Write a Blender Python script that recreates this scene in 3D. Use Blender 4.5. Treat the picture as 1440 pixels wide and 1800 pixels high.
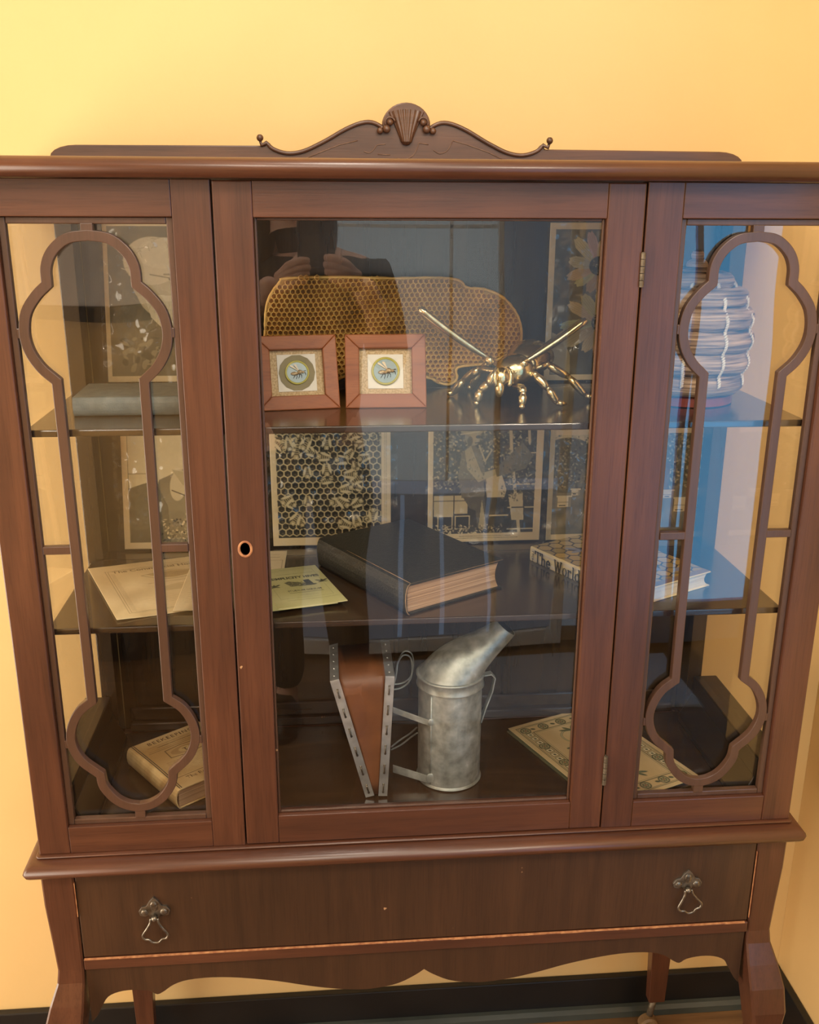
import bpy, bmesh, math, random
import numpy as np
from mathutils import Vector, Matrix
rnd = random.Random(7)
nr = np.random.RandomState(5)
PI = math.pi
for o in list(bpy.data.objects):
    bpy.data.objects.remove(o)
sc = bpy.context.scene
COL = sc.collection

# ------------------------------------------------------------------ camera
FPX = 1716.76
cam_d = bpy.data.cameras.new('camera')
cam = bpy.data.objects.new('camera', cam_d)
COL.objects.link(cam)
ya, pi_, ro = [math.radians(a) for a in (4.8813, 17.6547, .2695)]
fw = Vector((math.sin(ya)*math.cos(pi_), math.cos(ya)*math.cos(pi_), -math.sin(pi_)))
rt = Vector((math.cos(ya), -math.sin(ya), 0))
upv = rt.cross(fw)
r2 = rt*math.cos(ro)+upv*math.sin(ro)
u2 = -rt*math.sin(ro)+upv*math.cos(ro)
M = Matrix((r2, u2, -fw)).transposed().to_4x4()
M.translation = Vector((-.1178, -1.0998, .8041))
cam.matrix_world = M
cam_d.sensor_fit = 'VERTICAL'
cam_d.sensor_height = 36.0
cam_d.lens = FPX/1800*36.0
cam_d.clip_start = .01
sc.camera = cam

# ------------------------------------------------------------------ world, exposure
w = bpy.data.worlds.new('world'); sc.world = w; w.use_nodes = True
w.node_tree.nodes['Background'].inputs[0].default_value = (1, .86, .66, 1)
w.node_tree.nodes['Background'].inputs[1].default_value = .1
vs = sc.view_settings
vs.view_transform = 'Standard'; vs.look = 'None'; vs.gamma = 1; vs.use_curve_mapping = False
vs.exposure = -0.07

# ------------------------------------------------------------------ lights (ceiling panels, added fills and added spots)
def area(name, loc, rot, sx, sy, power, col, label):
    d = bpy.data.lights.new(name, 'AREA'); d.shape = 'RECTANGLE'; d.size = sx; d.size_y = sy
    d.energy = power; d.color = col
    o = bpy.data.objects.new(name, d); COL.objects.link(o); o.location = loc; o.rotation_euler = rot
    return o
FLOOR = -.65
CEIL = 2.0
YF_ = -1.90
LIGHTS = [(-.15, -.88, .50, .36, 3.0, (1, .88, .72)),
          (-.2, -1.60, 1.6, .36, 6.5, (1, .97, .90))]  # second one is an added light that brightens the front wall
for i, (lx, ly, sx, sy, p, c) in enumerate(LIGHTS):
    area('ceiling_lamp', (lx, ly, CEIL-.045), (0, 0, 0), sx, sy, p, c, '')
# added fill lights, unseen, shaped like a high front window and blinded left one
ADDED_FILL = [('added_fill_2', (-.10, YF_+.075, 1.50), (math.radians(90), 0, 0), 1.9, .62, 6.5, (1, .89, .74)),
       ('added_fill_1', (-1.925, -.50, .05), (math.radians(90), 0, math.radians(-90)), 1.3, 1.3, 42.0, (1, .86, .69))]
for nm, p, r, sx, sy, e, c in ADDED_FILL: area('added_fill_light', p, r, sx, sy, e, c, '')
# added ceiling spots: two brighten the cabinet, a small one the hands
ADDED_SPOTS = [((-.95, -1.50, 1.80), (-.15, .20, .15), .30, 12.0, (1, .87, .70)),
         ((-.20, -.30, 1.80), (-.14, -1.12, .66), .20, 9.0, (1, .90, .78)),
         ((.62, -1.60, 1.80), (.28, .28, .10), .30, 14.0, (1, .87, .70))]
for p, q, sz, e, c in ADDED_SPOTS:
    d = Vector(q)-Vector(p); o = area('added_spot_lamp', Vector(p)+d.normalized()*.062, (0, 0, 0), sz, sz, e, c, '')
    o.rotation_euler = d.to_track_quat('-Z', 'Y').to_euler()

# ------------------------------------------------------------------ helpers
def tag(o, label=None, cat=None, group=None, kind=None):
    if label: o['label'] = label
    if cat: o['category'] = cat
    if group: o['group'] = group
    if kind: o['kind'] = kind
    return o
BASE = {}
def thing(name, label, cat, loc=(0, 0, 0), group=None, rot=(0, 0, 0)):
    o = bpy.data.objects.new(name, None); COL.objects.link(o)
    o.empty_display_size = .05
    o.location = loc; o.rotation_euler = rot
    tag(o, label, cat, group)
    BASE[o.name] = Vector(loc)
    return o
def link(name, me, mat, parent=None, smooth=False, bevel=0, off=None, local=False):
    """me is in world coordinates unless local; moved into the parent's frame"""
    if mat is not None:
        me.materials.append(mat)
    o = bpy.data.objects.new(name, me); COL.objects.link(o)
    if parent is not None:
        if not local:
            b = Vector((0, 0, 0)); p = parent
            while p is not None:
                b = b + Vector(p.location); p = p.parent
            me.transform(Matrix.Translation(-b))
        o.parent = parent
    if smooth:
        for p in me.polygons: p.use_smooth = True
    if bevel:
        m = o.modifiers.new('bevel', 'BEVEL'); m.width = bevel; m.segments = 2; m.limit_method = 'ANGLE'
    return o
class MB:
    def __init__(s): s.v = []; s.f = []
    def add(s, vs, fs):
        n = len(s.v); s.v += [tuple(v) for v in vs]; s.f += [tuple(i+n for i in f) for f in fs]; return s
    def box(s, x0, x1, y0, y1, z0, z1):
        v = [(x, y, z) for x in (x0, x1) for y in (y0, y1) for z in (z0, z1)]
        return s.add(v, [(0, 1, 3, 2), (4, 6, 7, 5), (0, 4, 5, 1), (2, 3, 7, 6), (0, 2, 6, 4), (1, 5, 7, 3)])
    def hexa(s, bot, top):
        n = len(bot)
        v = list(bot)+list(top)
        f = [tuple(range(n-1, -1, -1)), tuple(range(n, 2*n))]+[(i, (i+1) % n, n+(i+1) % n, n+i) for i in range(n)]
        return s.add(v, f)
    def loft(s, rings, closed=True, caps=True):
        n = len(rings[0]); v = [p for r in rings for p in r]; f = []
        for k in range(len(rings)-1):
            for i in range(n if closed else n-1):
                j = (i+1) % n
                f.append((k*n+i, k*n+j, (k+1)*n+j, (k+1)*n+i))
        if caps and closed:
            f.append(tuple(range(n-1, -1, -1))); f.append(tuple((len(rings)-1)*n+i for i in range(n)))
        return s.add(v, f)
    def tube(s, pts, r, n=8, caps=True):
        pts = [Vector(p) for p in pts]
        rr = r if isinstance(r, (list, tuple)) else [r]*len(pts)
        rings = []; prev = None
        for i, p in enumerate(pts):
            d = (pts[min(i+1, len(pts)-1)]-pts[max(i-1, 0)]).normalized()
            if prev is None:
                a = Vector((0, 0, 1)) if abs(d.z) < .9 else Vector((1, 0, 0))
                u = d.cross(a).normalized()
            else:
                u = (prev-d*prev.dot(d)).normalized()
            prev = u; w_ = d.cross(u)
            rings.append([p+(u*math.cos(2*PI*k/n)+w_*math.sin(2*PI*k/n))*rr[i] for k in range(n)])
        return s.loft(rings, True, caps)
    def lathe(s, prof, c, n=40, caps=True):
        rings = [[(c[0]+r*math.cos(2*PI*k/n), c[1]+r*math.sin(2*PI*k/n), c[2]+z) for k in range(n)] for r, z in prof]
        return s.loft(rings, True, caps)
    def ball(s, c, r, n=12, m=8, rot=None):
        rx, ry, rz = (r, r, r) if not isinstance(r, (list, tuple)) else r
        rings = []
        for j in range(1, m):
            t = PI*j/m
            ring = []
            for k in range(n):
                p = Vector((rx*math.sin(t)*math.cos(2*PI*k/n), ry*math.sin(t)*math.sin(2*PI*k/n), -rz*math.cos(t)))
                if rot is not None: p = rot @ p
                ring.append(Vector(c)+p)
            rings.append(ring)
        return s.loft(rings)
    def prism_xz(s, pts, y0, y1):
        return s.hexa([(x, y0, z) for x, z in pts], [(x, y1, z) for x, z in pts])
    def mesh(s, name='m'):
        me = bpy.data.meshes.new(name); me.from_pydata([tuple(v) for v in s.v], [], s.f); me.validate()
        bm = bmesh.new(); bm.from_mesh(me); bmesh.ops.recalc_face_normals(bm, faces=bm.faces); bm.to_mesh(me); bm.free()
        return me
    def build(s, name, mat, parent=None, smooth=False, bevel=0, **k):
        return link(name, s.mesh(name), mat, parent, smooth, bevel, **k)
def bx(name, mat, parent, x0, x1, y0, y1, z0, z1, bevel=.001):
    return MB().box(x0, x1, y0, y1, z0, z1).build(name, mat, parent, bevel=bevel)
def catmull(pts, k=6, closed=False):
    P = [np.array(p, float) for p in pts]; n = len(P); out = []
    rng = range(n if closed else n-1)
    for i in rng:
        p0 = P[(i-1) % n] if (closed or i > 0) else 2*P[0]-P[1]
        p1 = P[i]; p2 = P[(i+1) % n]
        p3 = P[(i+2) % n] if (closed or i+2 < n) else 2*P[-1]-P[-2]
        for j in range(k):
            t = j/k
            out.append(tuple(.5*(2*p1+(p2-p0)*t+(2*p0-5*p1+4*p2-p3)*t*t+(3*p1-p0-3*p2+p3)*t**3)))
    if not closed: out.append(tuple(P[-1]))
    return out
def flat_sweep(mb, pts, width, y0, y1, closed=False):
    """constant-width flat strip along (x,z) points with mitred joins, from y0 to y1"""
    P = [np.array(p, float) for p in pts]; n = len(P); L = []; R = []
    for i in range(n):
        a = P[(i-1) % n] if (closed or i > 0) else None
        b = P[(i+1) % n] if (closed or i < n-1) else None
        d1 = (P[i]-a) if a is not None else (b-P[i]); d2 = (b-P[i]) if b is not None else d1
        d1 = d1/np.linalg.norm(d1); d2 = d2/np.linalg.norm(d2)
        n1 = np.array([-d1[1], d1[0]]); n2 = np.array([-d2[1], d2[0]])
        m = n1+n2; m = m/max(np.linalg.norm(m), 1e-6); q = width/2/max(m.dot(n1), .45)
        L.append(P[i]+m*q); R.append(P[i]-m*q)
    rings = [[(L[i][0], y0, L[i][1]), (R[i][0], y0, R[i][1]), (R[i][0], y1, R[i][1]), (L[i][0], y1, L[i][1])] for i in range(n)]
    if closed: rings.append(rings[0])
    mb.loft(rings, True, not closed)
    return mb

# ------------------------------------------------------------------ materials
def newmat(name):
    m = bpy.data.materials.new(name); m.use_nodes = True
    nt = m.node_tree
    return m, nt, nt.nodes['Principled BSDF']
def N(nt, t, **k):
    n = nt.nodes.new(t)
    for a, b in k.items():
        if isinstance(a, str) and hasattr(n, a): setattr(n, a, b)
    return n
def noisy(name, c1, c2, scale=(10, 10, 10), nscale=4, rough=.5, metal=0, bump=.1, detail=6, coat=0, ramp=(.35, .65), spec=.5, bscale=None, rrange=None, c3=None):
    m, nt, bs = newmat(name)
    tc = N(nt, 'ShaderNodeTexCoord'); mp = N(nt, 'ShaderNodeMapping'); mp.inputs['Scale'].default_value = scale
    nz = N(nt, 'ShaderNodeTexNoise'); nz.inputs['Scale'].default_value = nscale; nz.inputs['Detail'].default_value = detail
    nt.links.new(tc.outputs['Object'], mp.inputs['Vector']); nt.links.new(mp.outputs[0], nz.inputs['Vector'])
    cr = N(nt, 'ShaderNodeValToRGB')
    cr.color_ramp.elements[0].position = ramp[0]; cr.color_ramp.elements[0].color = (*c1, 1)
    cr.color_ramp.elements[1].position = ramp[1]; cr.color_ramp.elements[1].color = (*c2, 1)
    if c3:
        e = cr.color_ramp.elements.new(min(1, ramp[1]+.1)); e.color = (*c3, 1)
    nt.links.new(nz.outputs['Fac'], cr.inputs['Fac']); nt.links.new(cr.outputs['Color'], bs.inputs['Base Color'])
    bs.inputs['Roughness'].default_value = rough; bs.inputs['Metallic'].default_value = metal
    bs.inputs['Specular IOR Level'].default_value = spec
    if coat:
        bs.inputs['Coat Weight'].default_value = coat; bs.inputs['Coat Roughness'].default_value = .15
    if rrange:
        mr = N(nt, 'ShaderNodeMapRange'); mr.inputs['To Min'].default_value = rrange[0]; mr.inputs['To Max'].default_value = rrange[1]
        nt.links.new(nz.outputs['Fac'], mr.inputs['Value']); nt.links.new(mr.outputs[0], bs.inputs['Roughness'])
    if bump:
        bp = N(nt, 'ShaderNodeBump'); bp.inputs['Strength'].default_value = bump; bp.inputs['Distance'].default_value = .002
        if bscale:
            n2 = N(nt, 'ShaderNodeTexNoise'); n2.inputs['Scale'].default_value = bscale; nt.links.new(tc.outputs['Object'], n2.inputs['Vector'])
            nt.links.new(n2.outputs['Fac'], bp.inputs['Height'])
        else:
            nt.links.new(nz.outputs['Fac'], bp.inputs['Height'])
        nt.links.new(bp.outputs[0], bs.inputs['Normal'])
    return m
def wood(name, axis, dark, mid, light, rough=.34, fine=1.0, coat=.25):
    sc1 = [38.0, 38.0, 38.0]; sc1['xyz'.index(axis)] = 2.2
    m, nt, bs = newmat(name)
    tc = N(nt, 'ShaderNodeTexCoord')
    mp = N(nt, 'ShaderNodeMapping'); mp.inputs['Scale'].default_value = sc1
    nz = N(nt, 'ShaderNodeTexNoise'); nz.inputs['Scale'].default_value = 1.2; nz.inputs['Detail'].default_value = 7; nz.inputs['Distortion'].default_value = .7
    big = N(nt, 'ShaderNodeTexNoise'); big.inputs['Scale'].default_value = 5.0; big.inputs['Detail'].default_value = 2
    sc2 = [240.0]*3; sc2['xyz'.index(axis)] = 9
    mp2 = N(nt, 'ShaderNodeMapping'); mp2.inputs['Scale'].default_value = sc2
    pores = N(nt, 'ShaderNodeTexNoise'); pores.inputs['Scale'].default_value = 2.2; pores.inputs['Detail'].default_value = 3
    for a, b in ((tc, mp), (tc, mp2)): nt.links.new(a.outputs['Object'], b.inputs['Vector'])
    nt.links.new(mp.outputs[0], nz.inputs['Vector']); nt.links.new(mp2.outputs[0], pores.inputs['Vector']); nt.links.new(tc.outputs['Object'], big.inputs['Vector'])
    mx = N(nt, 'ShaderNodeMath', operation='MULTIPLY'); mx.inputs[1].default_value = .62
    nt.links.new(nz.outputs['Fac'], mx.inputs[0])
    ad = N(nt, 'ShaderNodeMath', operation='MULTIPLY_ADD'); ad.inputs[1].default_value = .38
    nt.links.new(big.outputs['Fac'], ad.inputs[0]); nt.links.new(mx.outputs[0], ad.inputs[2])
    cr = N(nt, 'ShaderNodeValToRGB'); e = cr.color_ramp.elements
    e[0].position = .34; e[0].color = (*dark, 1); e[1].position = .5; e[1].color = (*mid, 1)
    q = e.new(.66); q.color = (*light, 1)
    nt.links.new(ad.outputs[0], cr.inputs['Fac'])
    mixp = N(nt, 'ShaderNodeMix', data_type='RGBA', blend_type='MULTIPLY')
    pr = N(nt, 'ShaderNodeValToRGB'); pr.color_ramp.elements[0].position = .35; pr.color_ramp.elements[0].color = (.6, .55, .5, 1)
    pr.color_ramp.elements[1].position = .5; pr.color_ramp.elements[1].color = (1, 1, 1, 1)
    nt.links.new(pores.outputs['Fac'], pr.inputs['Fac'])
    mixp.inputs['Factor'].default_value = .42*fine
    nt.links.new(cr.outputs['Color'], mixp.inputs['A']); nt.links.new(pr.outputs['Color'], mixp.inputs['B'])
    # small pale chips
    ch = N(nt, 'ShaderNodeTexNoise'); ch.inputs['Scale'].default_value = 55; ch.inputs['Detail'].default_value = 2
    nt.links.new(tc.outputs['Object'], ch.inputs['Vector'])
    cc = N(nt, 'ShaderNodeValToRGB'); cc.color_ramp.elements[0].position = .80; cc.color_ramp.elements[1].position = .82
    nt.links.new(ch.outputs['Fac'], cc.inputs['Fac'])
    mx3 = N(nt, 'ShaderNodeMix', data_type='RGBA'); mx3.inputs['B'].default_value = (.45, .26, .13, 1)
    nt.links.new(cc.outputs['Color'], mx3.inputs['Factor']); nt.links.new(mixp.outputs['Result'], mx3.inputs['A'])
    nt.links.new(mx3.outputs['Result'], bs.inputs['Base Color'])
    bs.inputs['Roughness'].default_value = rough
    bs.inputs['Coat Weight'].default_value = coat; bs.inputs['Coat Roughness'].default_value = .22
    bp = N(nt, 'ShaderNodeBump'); bp.inputs['Strength'].default_value = .12; bp.inputs['Distance'].default_value = .0008
    nt.links.new(pores.outputs['Fac'], bp.inputs['Height']); nt.links.new(bp.outputs[0], bs.inputs['Normal'])
    return m
DK, MD, LT = (.058, .021, .011), (.082, .029, .0145), (.116, .042, .020)
W_V = wood('mahogany_upright', 'z', DK, MD, LT)
W_H = wood('mahogany_rail', 'x', DK, MD, LT)
W_D = wood('mahogany_drawer_shaded', 'z', (.036, .016, .007), (.048, .021, .009), (.064, .028, .012), rough=.42)  # lower wood darkened; falloff of light put into its colour
W_C = wood('mahogany_crest', 'x', (.055, .024, .013), (.085, .038, .020), (.13, .058, .030), rough=.38)
W_F = wood('mahogany_fretwork', 'z', (.062, .029, .017), (.078, .038, .022), (.095, .046, .028), rough=.36, fine=.5)
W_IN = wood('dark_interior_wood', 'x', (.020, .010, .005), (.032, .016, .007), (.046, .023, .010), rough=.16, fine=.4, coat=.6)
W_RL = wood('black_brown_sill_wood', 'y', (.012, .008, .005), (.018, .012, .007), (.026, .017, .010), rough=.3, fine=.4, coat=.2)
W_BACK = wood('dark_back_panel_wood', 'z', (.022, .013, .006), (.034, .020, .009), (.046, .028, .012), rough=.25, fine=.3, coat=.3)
W_CH = noisy('worn_edge_wood', (.50, .24, .10), (.28, .10, .04), (60, 60, 60), 2, .6, bump=.3)
M_CARVE = noisy('pale_carved_line', (.22, .13, .08), (.14, .07, .04), (60, 60, 60), 2, .5, bump=.2)

def glass_mat(name, ior=1.85, tint=(1, 1, 1), wav=.0, wscale=3.0):
    m, nt, bs = newmat(name); nt.nodes.remove(bs)
    out = nt.nodes['Material Output']
    tr = N(nt, 'ShaderNodeBsdfTransparent'); tr.inputs[0].default_value = (*tint, 1)
    gl = N(nt, 'ShaderNodeBsdfGlossy'); gl.inputs['Roughness'].default_value = .0
    fr = N(nt, 'ShaderNodeFresnel')
    ge = N(nt, 'ShaderNodeNewGeometry'); mi = N(nt, 'ShaderNodeMix', data_type='FLOAT')   # same reflectance entering and leaving a thin pane
    mi.inputs['A'].default_value = ior; mi.inputs['B'].default_value = 1/ior
    nt.links.new(ge.outputs['Backfacing'], mi.inputs['Factor']); nt.links.new(mi.outputs['Result'], fr.inputs['IOR'])
    mx = N(nt, 'ShaderNodeMixShader')
    nt.links.new(fr.outputs[0], mx.inputs[0]); nt.links.new(tr.outputs[0], mx.inputs[1]); nt.links.new(gl.outputs[0], mx.inputs[2])
    nt.links.new(mx.outputs[0], out.inputs[0])
    if wav:
        tc = N(nt, 'ShaderNodeTexCoord'); nz = N(nt, 'ShaderNodeTexNoise'); nz.inputs['Scale'].default_value = wscale; nz.inputs['Detail'].default_value = 1
        bp = N(nt, 'ShaderNodeBump'); bp.inputs['Strength'].default_value = 1.0; bp.inputs['Distance'].default_value = wav
        nt.links.new(tc.outputs['Object'], nz.inputs['Vector']); nt.links.new(nz.outputs['Fac'], bp.inputs['Height'])
        nt.links.new(bp.outputs[0], gl.inputs['Normal'])
    return m
GLASS = glass_mat('old_window_glass', 1.52, (.996, 1, .996), .0016, 4.0)
GLASS_S = glass_mat('side_glass', 1.35, (.998, 1, .996), .0010, 4.0)
SLEEVE = glass_mat('clear_plastic_sleeve', 1.5, (.95, .96, .94), .022, 30.0)
for n_ in SLEEVE.node_tree.nodes:
    if n_.type == 'BSDF_GLOSSY': n_.inputs['Roughness'].default_value = .10

WALL = noisy('yellow_wall_paint', (.735, .500, .208), (.770, .525, .224), (3, 3, 3), 1.2, .55, bump=.06, bscale=160)
WALLW = noisy('pale_grey_wall_paint', (.78, .82, .84), (.84, .87, .88), (3, 3, 3), 1.0, .6, bump=.05, bscale=160)
CEILM = noisy('white_ceiling_paint', (.78, .75, .68), (.84, .81, .74), (3, 3, 3), 1, .8, bump=.05)
FLOORM = wood('worn_floor_boards', 'x', (.10, .050, .018), (.17, .088, .034), (.25, .13, .05), rough=.6, coat=.0)
BLACKP = noisy('black_gloss_paint', (.006, .006, .006), (.012, .011, .010), (4, 4, 4), 2, .42, bump=.05)
GREYP = noisy('grey_green_shoe_paint', (.035, .042, .036), (.055, .062, .052), (4, 4, 4), 2, .35, bump=.05)
BLUEP = noisy('blue_painted_trim', (.10, .20, .42), (.13, .25, .50), (4, 4, 4), 2, .5, bump=.05)
PEWTER = noisy('aged_pewter', (.13, .11, .085), (.30, .27, .22), (90, 90, 90), 1.5, .36, .9, bump=.3)
STEELH = noisy('aged_hinge_brass', (.10, .08, .055), (.20, .16, .11), (90, 90, 90), 1.5, .55, .7, bump=.2)
BRASS = noisy('polished_brass', (.72, .58, .30), (.92, .78, .46), (40, 40, 40), 2, .22, .94, bump=.25, bscale=120)
GALV = noisy('galvanised_steel', (.27, .29, .26), (.55, .57, .53), (22, 22, 22), 3.2, .45, .55, bump=.25, ramp=(.30, .70), rrange=(.30, .58), c3=(.74, .76, .72))
TIN = noisy('tin_strip', (.52, .52, .50), (.72, .72, .70), (30, 30, 30), 2, .35, .75, bump=.15)
LEATHER = noisy('rust_brown_leather', (.16, .058, .022), (.21, .076, .028), (14, 14, 14), 2, .45, bump=.12)
LINEN = noisy('beige_woven_linen', (.48, .34, .17), (.66, .50, .29), (420, 420, 420), 1.0, .8, bump=.5, detail=1)
FRAMEW = wood('cherry_frame_wood', 'x', (.24, .062, .018), (.32, .096, .026), (.40, .13, .036), rough=.5, coat=.05)
WHITEP = noisy('white_paper', (.78, .74, .64), (.85, .81, .70), (9, 9, 9), 2, .7, bump=.05)
PAPER = noisy('aged_cream_paper', (.60, .47, .26), (.74, .60, .36), (12, 12, 12), 1.5, .7, bump=.1)
PAPERG = noisy('greenish_aged_paper', (.46, .44, .20), (.56, .54, .27), (12, 12, 12), 1.5, .6, bump=.1)
PAGES = noisy('page_edges', (.34, .20, .11), (.55, .36, .22), (3, 3, 600), 1.0, .8, bump=.5, detail=2)
PAGESW = noisy('pale_page_edges', (.62, .54, .42), (.76, .69, .56), (3, 3, 600), 1.0, .8, bump=.4, detail=2)
BKBLACK = noisy('black_book_cloth', (.016, .015, .011), (.028, .026, .019), (60, 60, 60), 2, .42, bump=.35, bscale=400)
BKEDGE = noisy('worn_book_edge', (.30, .19, .10), (.16, .10, .05), (60, 60, 60), 2, .7, bump=.2)
BKGREY = noisy('blue_grey_book_cloth', (.12, .15, .15), (.17, .20, .19), (40, 40, 40), 2, .5, bump=.3, bscale=500)
BKCREAM = noisy('cream_book_jacket', (.70, .58, .32), (.80, .67, .40), (14, 14, 14), 2, .45, bump=.05)
BKTAN = noisy('stained_tan_jacket', (.42, .26, .10), (.72, .54, .28), (16, 16, 16), 1.6, .65, bump=.15, ramp=(.36, .62))
BLACKI = noisy('black_ink', (.012, .010, .008), (.02, .018, .014), (50, 50, 50), 2, .6, bump=0)
BROWNI = noisy('brown_ink', (.20, .12, .05), (.28, .17, .08), (200, 200, 200), 2, .7, bump=0)
STRAW = noisy('twisted_straw', (.10, .045, .02), (.60, .40, .24), (14, 14, 300), 1.0, .6, bump=1.0, ramp=(.34, .66))
CORD = noisy('pale_cord', (.66, .56, .42), (.78, .68, .54), (90, 90, 90), 2, .6, bump=.3)
REDW = noisy('red_brown_base_wood', (.22, .035, .015), (.30, .05, .02), (20, 20, 20), 2, .4, bump=.1)
WAX = noisy('beeswax', (.55, .29, .05), (.86, .56, .16), (16, 16, 16), 1.3, .5, bump=.2, ramp=(.36, .64))
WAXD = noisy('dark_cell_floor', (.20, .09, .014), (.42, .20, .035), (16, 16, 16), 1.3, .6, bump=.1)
SKIN = noisy('skin', (.66, .40, .31), (.74, .47, .37), (30, 30, 30), 2, .5, bump=.1)
JACK = noisy('dark_jacket_cloth', (.010, .009, .008), (.018, .016, .014), (30, 30, 30), 2, .8, bump=.3)
TROU = noisy('dark_grey_trousers', (.022, .022, .025), (.034, .034, .038), (30, 30, 30), 2, .8, bump=.3)
HAIRM = noisy('dark_brown_hair', (.018, .010, .006), (.040, .022, .012), (200, 200, 6), 1, .5, bump=.5)
PHONE = noisy('phone_black', (.012, .012, .013), (.016, .016, .017), (10, 10, 10), 2, .2, bump=0)
SHOE = noisy('black_shoe_leather', (.01, .01, .01), (.02, .018, .016), (30, 30, 30), 2, .4, bump=.1)

def emit(name, col, s):
    m, nt, bs = newmat(name); nt.nodes.remove(bs)
    e = N(nt, 'ShaderNodeEmission'); e.inputs[0].default_value = (*col, 1); e.inputs[1].default_value = s
    nt.links.new(e.outputs[0], nt.nodes['Material Output'].inputs[0]); return m
def vcol(name, rough=.45, sheen=0):
    m, nt, bs = newmat(name)
    a = N(nt, 'ShaderNodeAttribute'); a.attribute_name = 'Col'
    nz = N(nt, 'ShaderNodeTexNoise'); nz.inputs['Scale'].default_value = 30
    mx = N(nt, 'ShaderNodeMix', data_type='RGBA', blend_type='MULTIPLY'); mx.inputs['Factor'].default_value = .12
    nt.links.new(a.outputs['Color'], mx.inputs['A']); nt.links.new(nz.outputs['Fac'], mx.inputs['B'])
    nt.links.new(mx.outputs['Result'], bs.inputs['Base Color']); bs.inputs['Roughness'].default_value = rough
    return m
PRINT = vcol('printed_ink_on_paper')
PRINTM = vcol('matt_printed_paper', .75)

# ------------------------------------------------------------------ print painter
class Cv:
    def __init__(s, w, h, col):
        s.w, s.h = w, h; s.a = np.zeros((h, w, 3)); s.a[:] = col
        s.yy, s.xx = np.mgrid[0:h, 0:w]
    def _win(s, x0, x1, y0, y1):
        return (slice(max(0, int(y0)-1), min(s.h, int(y1)+3)), slice(max(0, int(x0)-1), min(s.w, int(x1)+3)))
    def ell(s, cx, cy, rx, ry, col, ang=0, al=1):
        R = max(rx, ry); sl = s._win(cx-R, cx+R, cy-R, cy+R)
        x = s.xx[sl]-cx; y = s.yy[sl]-cy; c, n = math.cos(ang), math.sin(ang)
        u = (x*c+y*n)/max(rx, .1); v = (-x*n+y*c)/max(ry, .1)
        m = np.clip((1-np.sqrt(u*u+v*v))*min(rx, ry)+.5, 0, 1)[..., None]*al
        s.a[sl] = s.a[sl]*(1-m)+np.array(col)*m
    def line(s, p, q, wd, col, al=1):
        sl = s._win(min(p[0], q[0])-wd, max(p[0], q[0])+wd, min(p[1], q[1])-wd, max(p[1], q[1])+wd)
        x = s.xx[sl]-p[0]; y = s.yy[sl]-p[1]; dx, dy = q[0]-p[0], q[1]-p[1]; L = dx*dx+dy*dy+1e-9
        t = np.clip((x*dx+y*dy)/L, 0, 1); d = np.hypot(x-t*dx, y-t*dy)
        m = np.clip(wd/2-d+.5, 0, 1)[..., None]*al
        s.a[sl] = s.a[sl]*(1-m)+np.array(col)*m
    def pl(s, pts, wd, col, al=1):
        for a, b in zip(pts[:-1], pts[1:]): s.line(a, b, wd, col, al)
    def poly(s, pts, col, al=1):
        xs = [p[0] for p in pts]; ys = [p[1] for p in pts]; sl = s._win(min(xs), max(xs), min(ys), max(ys))
        x = s.xx[sl]; y = s.yy[sl]; ins = np.zeros(x.shape, bool); n = len(pts)
        for i in range(n):
            x1, y1 = pts[i]; x2, y2 = pts[(i+1) % n]
            if y1 == y2: continue
            c = ((y1 > y) != (y2 > y)) & (x < (x2-x1)*(y-y1)/(y2-y1)+x1)
            ins ^= c
        m = ins[..., None]*al
        s.a[sl] = s.a[sl]*(1-m)+np.array(col)*m
    def rect(s, x0, y0, x1, y1, col, al=1): s.poly([(x0, y0), (x1, y0), (x1, y1), (x0, y1)], col, al)
    def speck(s, x0, y0, x1, y1, n, cols, r=(1, 3), rr=None):
        for _ in range(n):
            x = nr.uniform(x0, x1); y = nr.uniform(y0, y1)
            s.ell(x, y, nr.uniform(*r), nr.uniform(*r)*.6, cols[nr.randint(len(cols))], nr.uniform(0, 3.1))
    def smooth(s, x0, y0, x1, y1, seed, lo, hi, cell=20):
        r = np.random.RandomState(seed); gw = int((x1-x0)/cell)+3; gh = int((y1-y0)/cell)+3; g = r.rand(gh, gw)
        sl = s._win(x0, x1, y0, y1); X = (s.xx[sl]-x0)/cell; Y = (s.yy[sl]-y0)/cell
        X = np.clip(X, 0, gw-2); Y = np.clip(Y, 0, gh-2); i = X.astype(int); j = Y.astype(int); fx = X-i; fy = Y-j
        v = g[j, i]*(1-fx)*(1-fy)+g[j, i+1]*fx*(1-fy)+g[j+1, i]*(1-fx)*fy+g[j+1, i+1]*fx*fy
        s.a[sl] = np.array(lo)*(1-v[..., None])+np.array(hi)*v[..., None]
    def greek(s, x0, y0, x1, rows, dy, col, wd=1.2, al=.8):
        """tiny unreadable printed lines"""
        for k in range(rows):
            x = x0+nr.uniform(0, 2)
            while x < x1-2:
                L = nr.uniform(2, 7); s.line((x, y0+k*dy), (min(x+L, x1), y0+k*dy), wd, col, al*nr.uniform(.5, 1)); x += L+1.6
TXT_CACHE = {}
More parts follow.
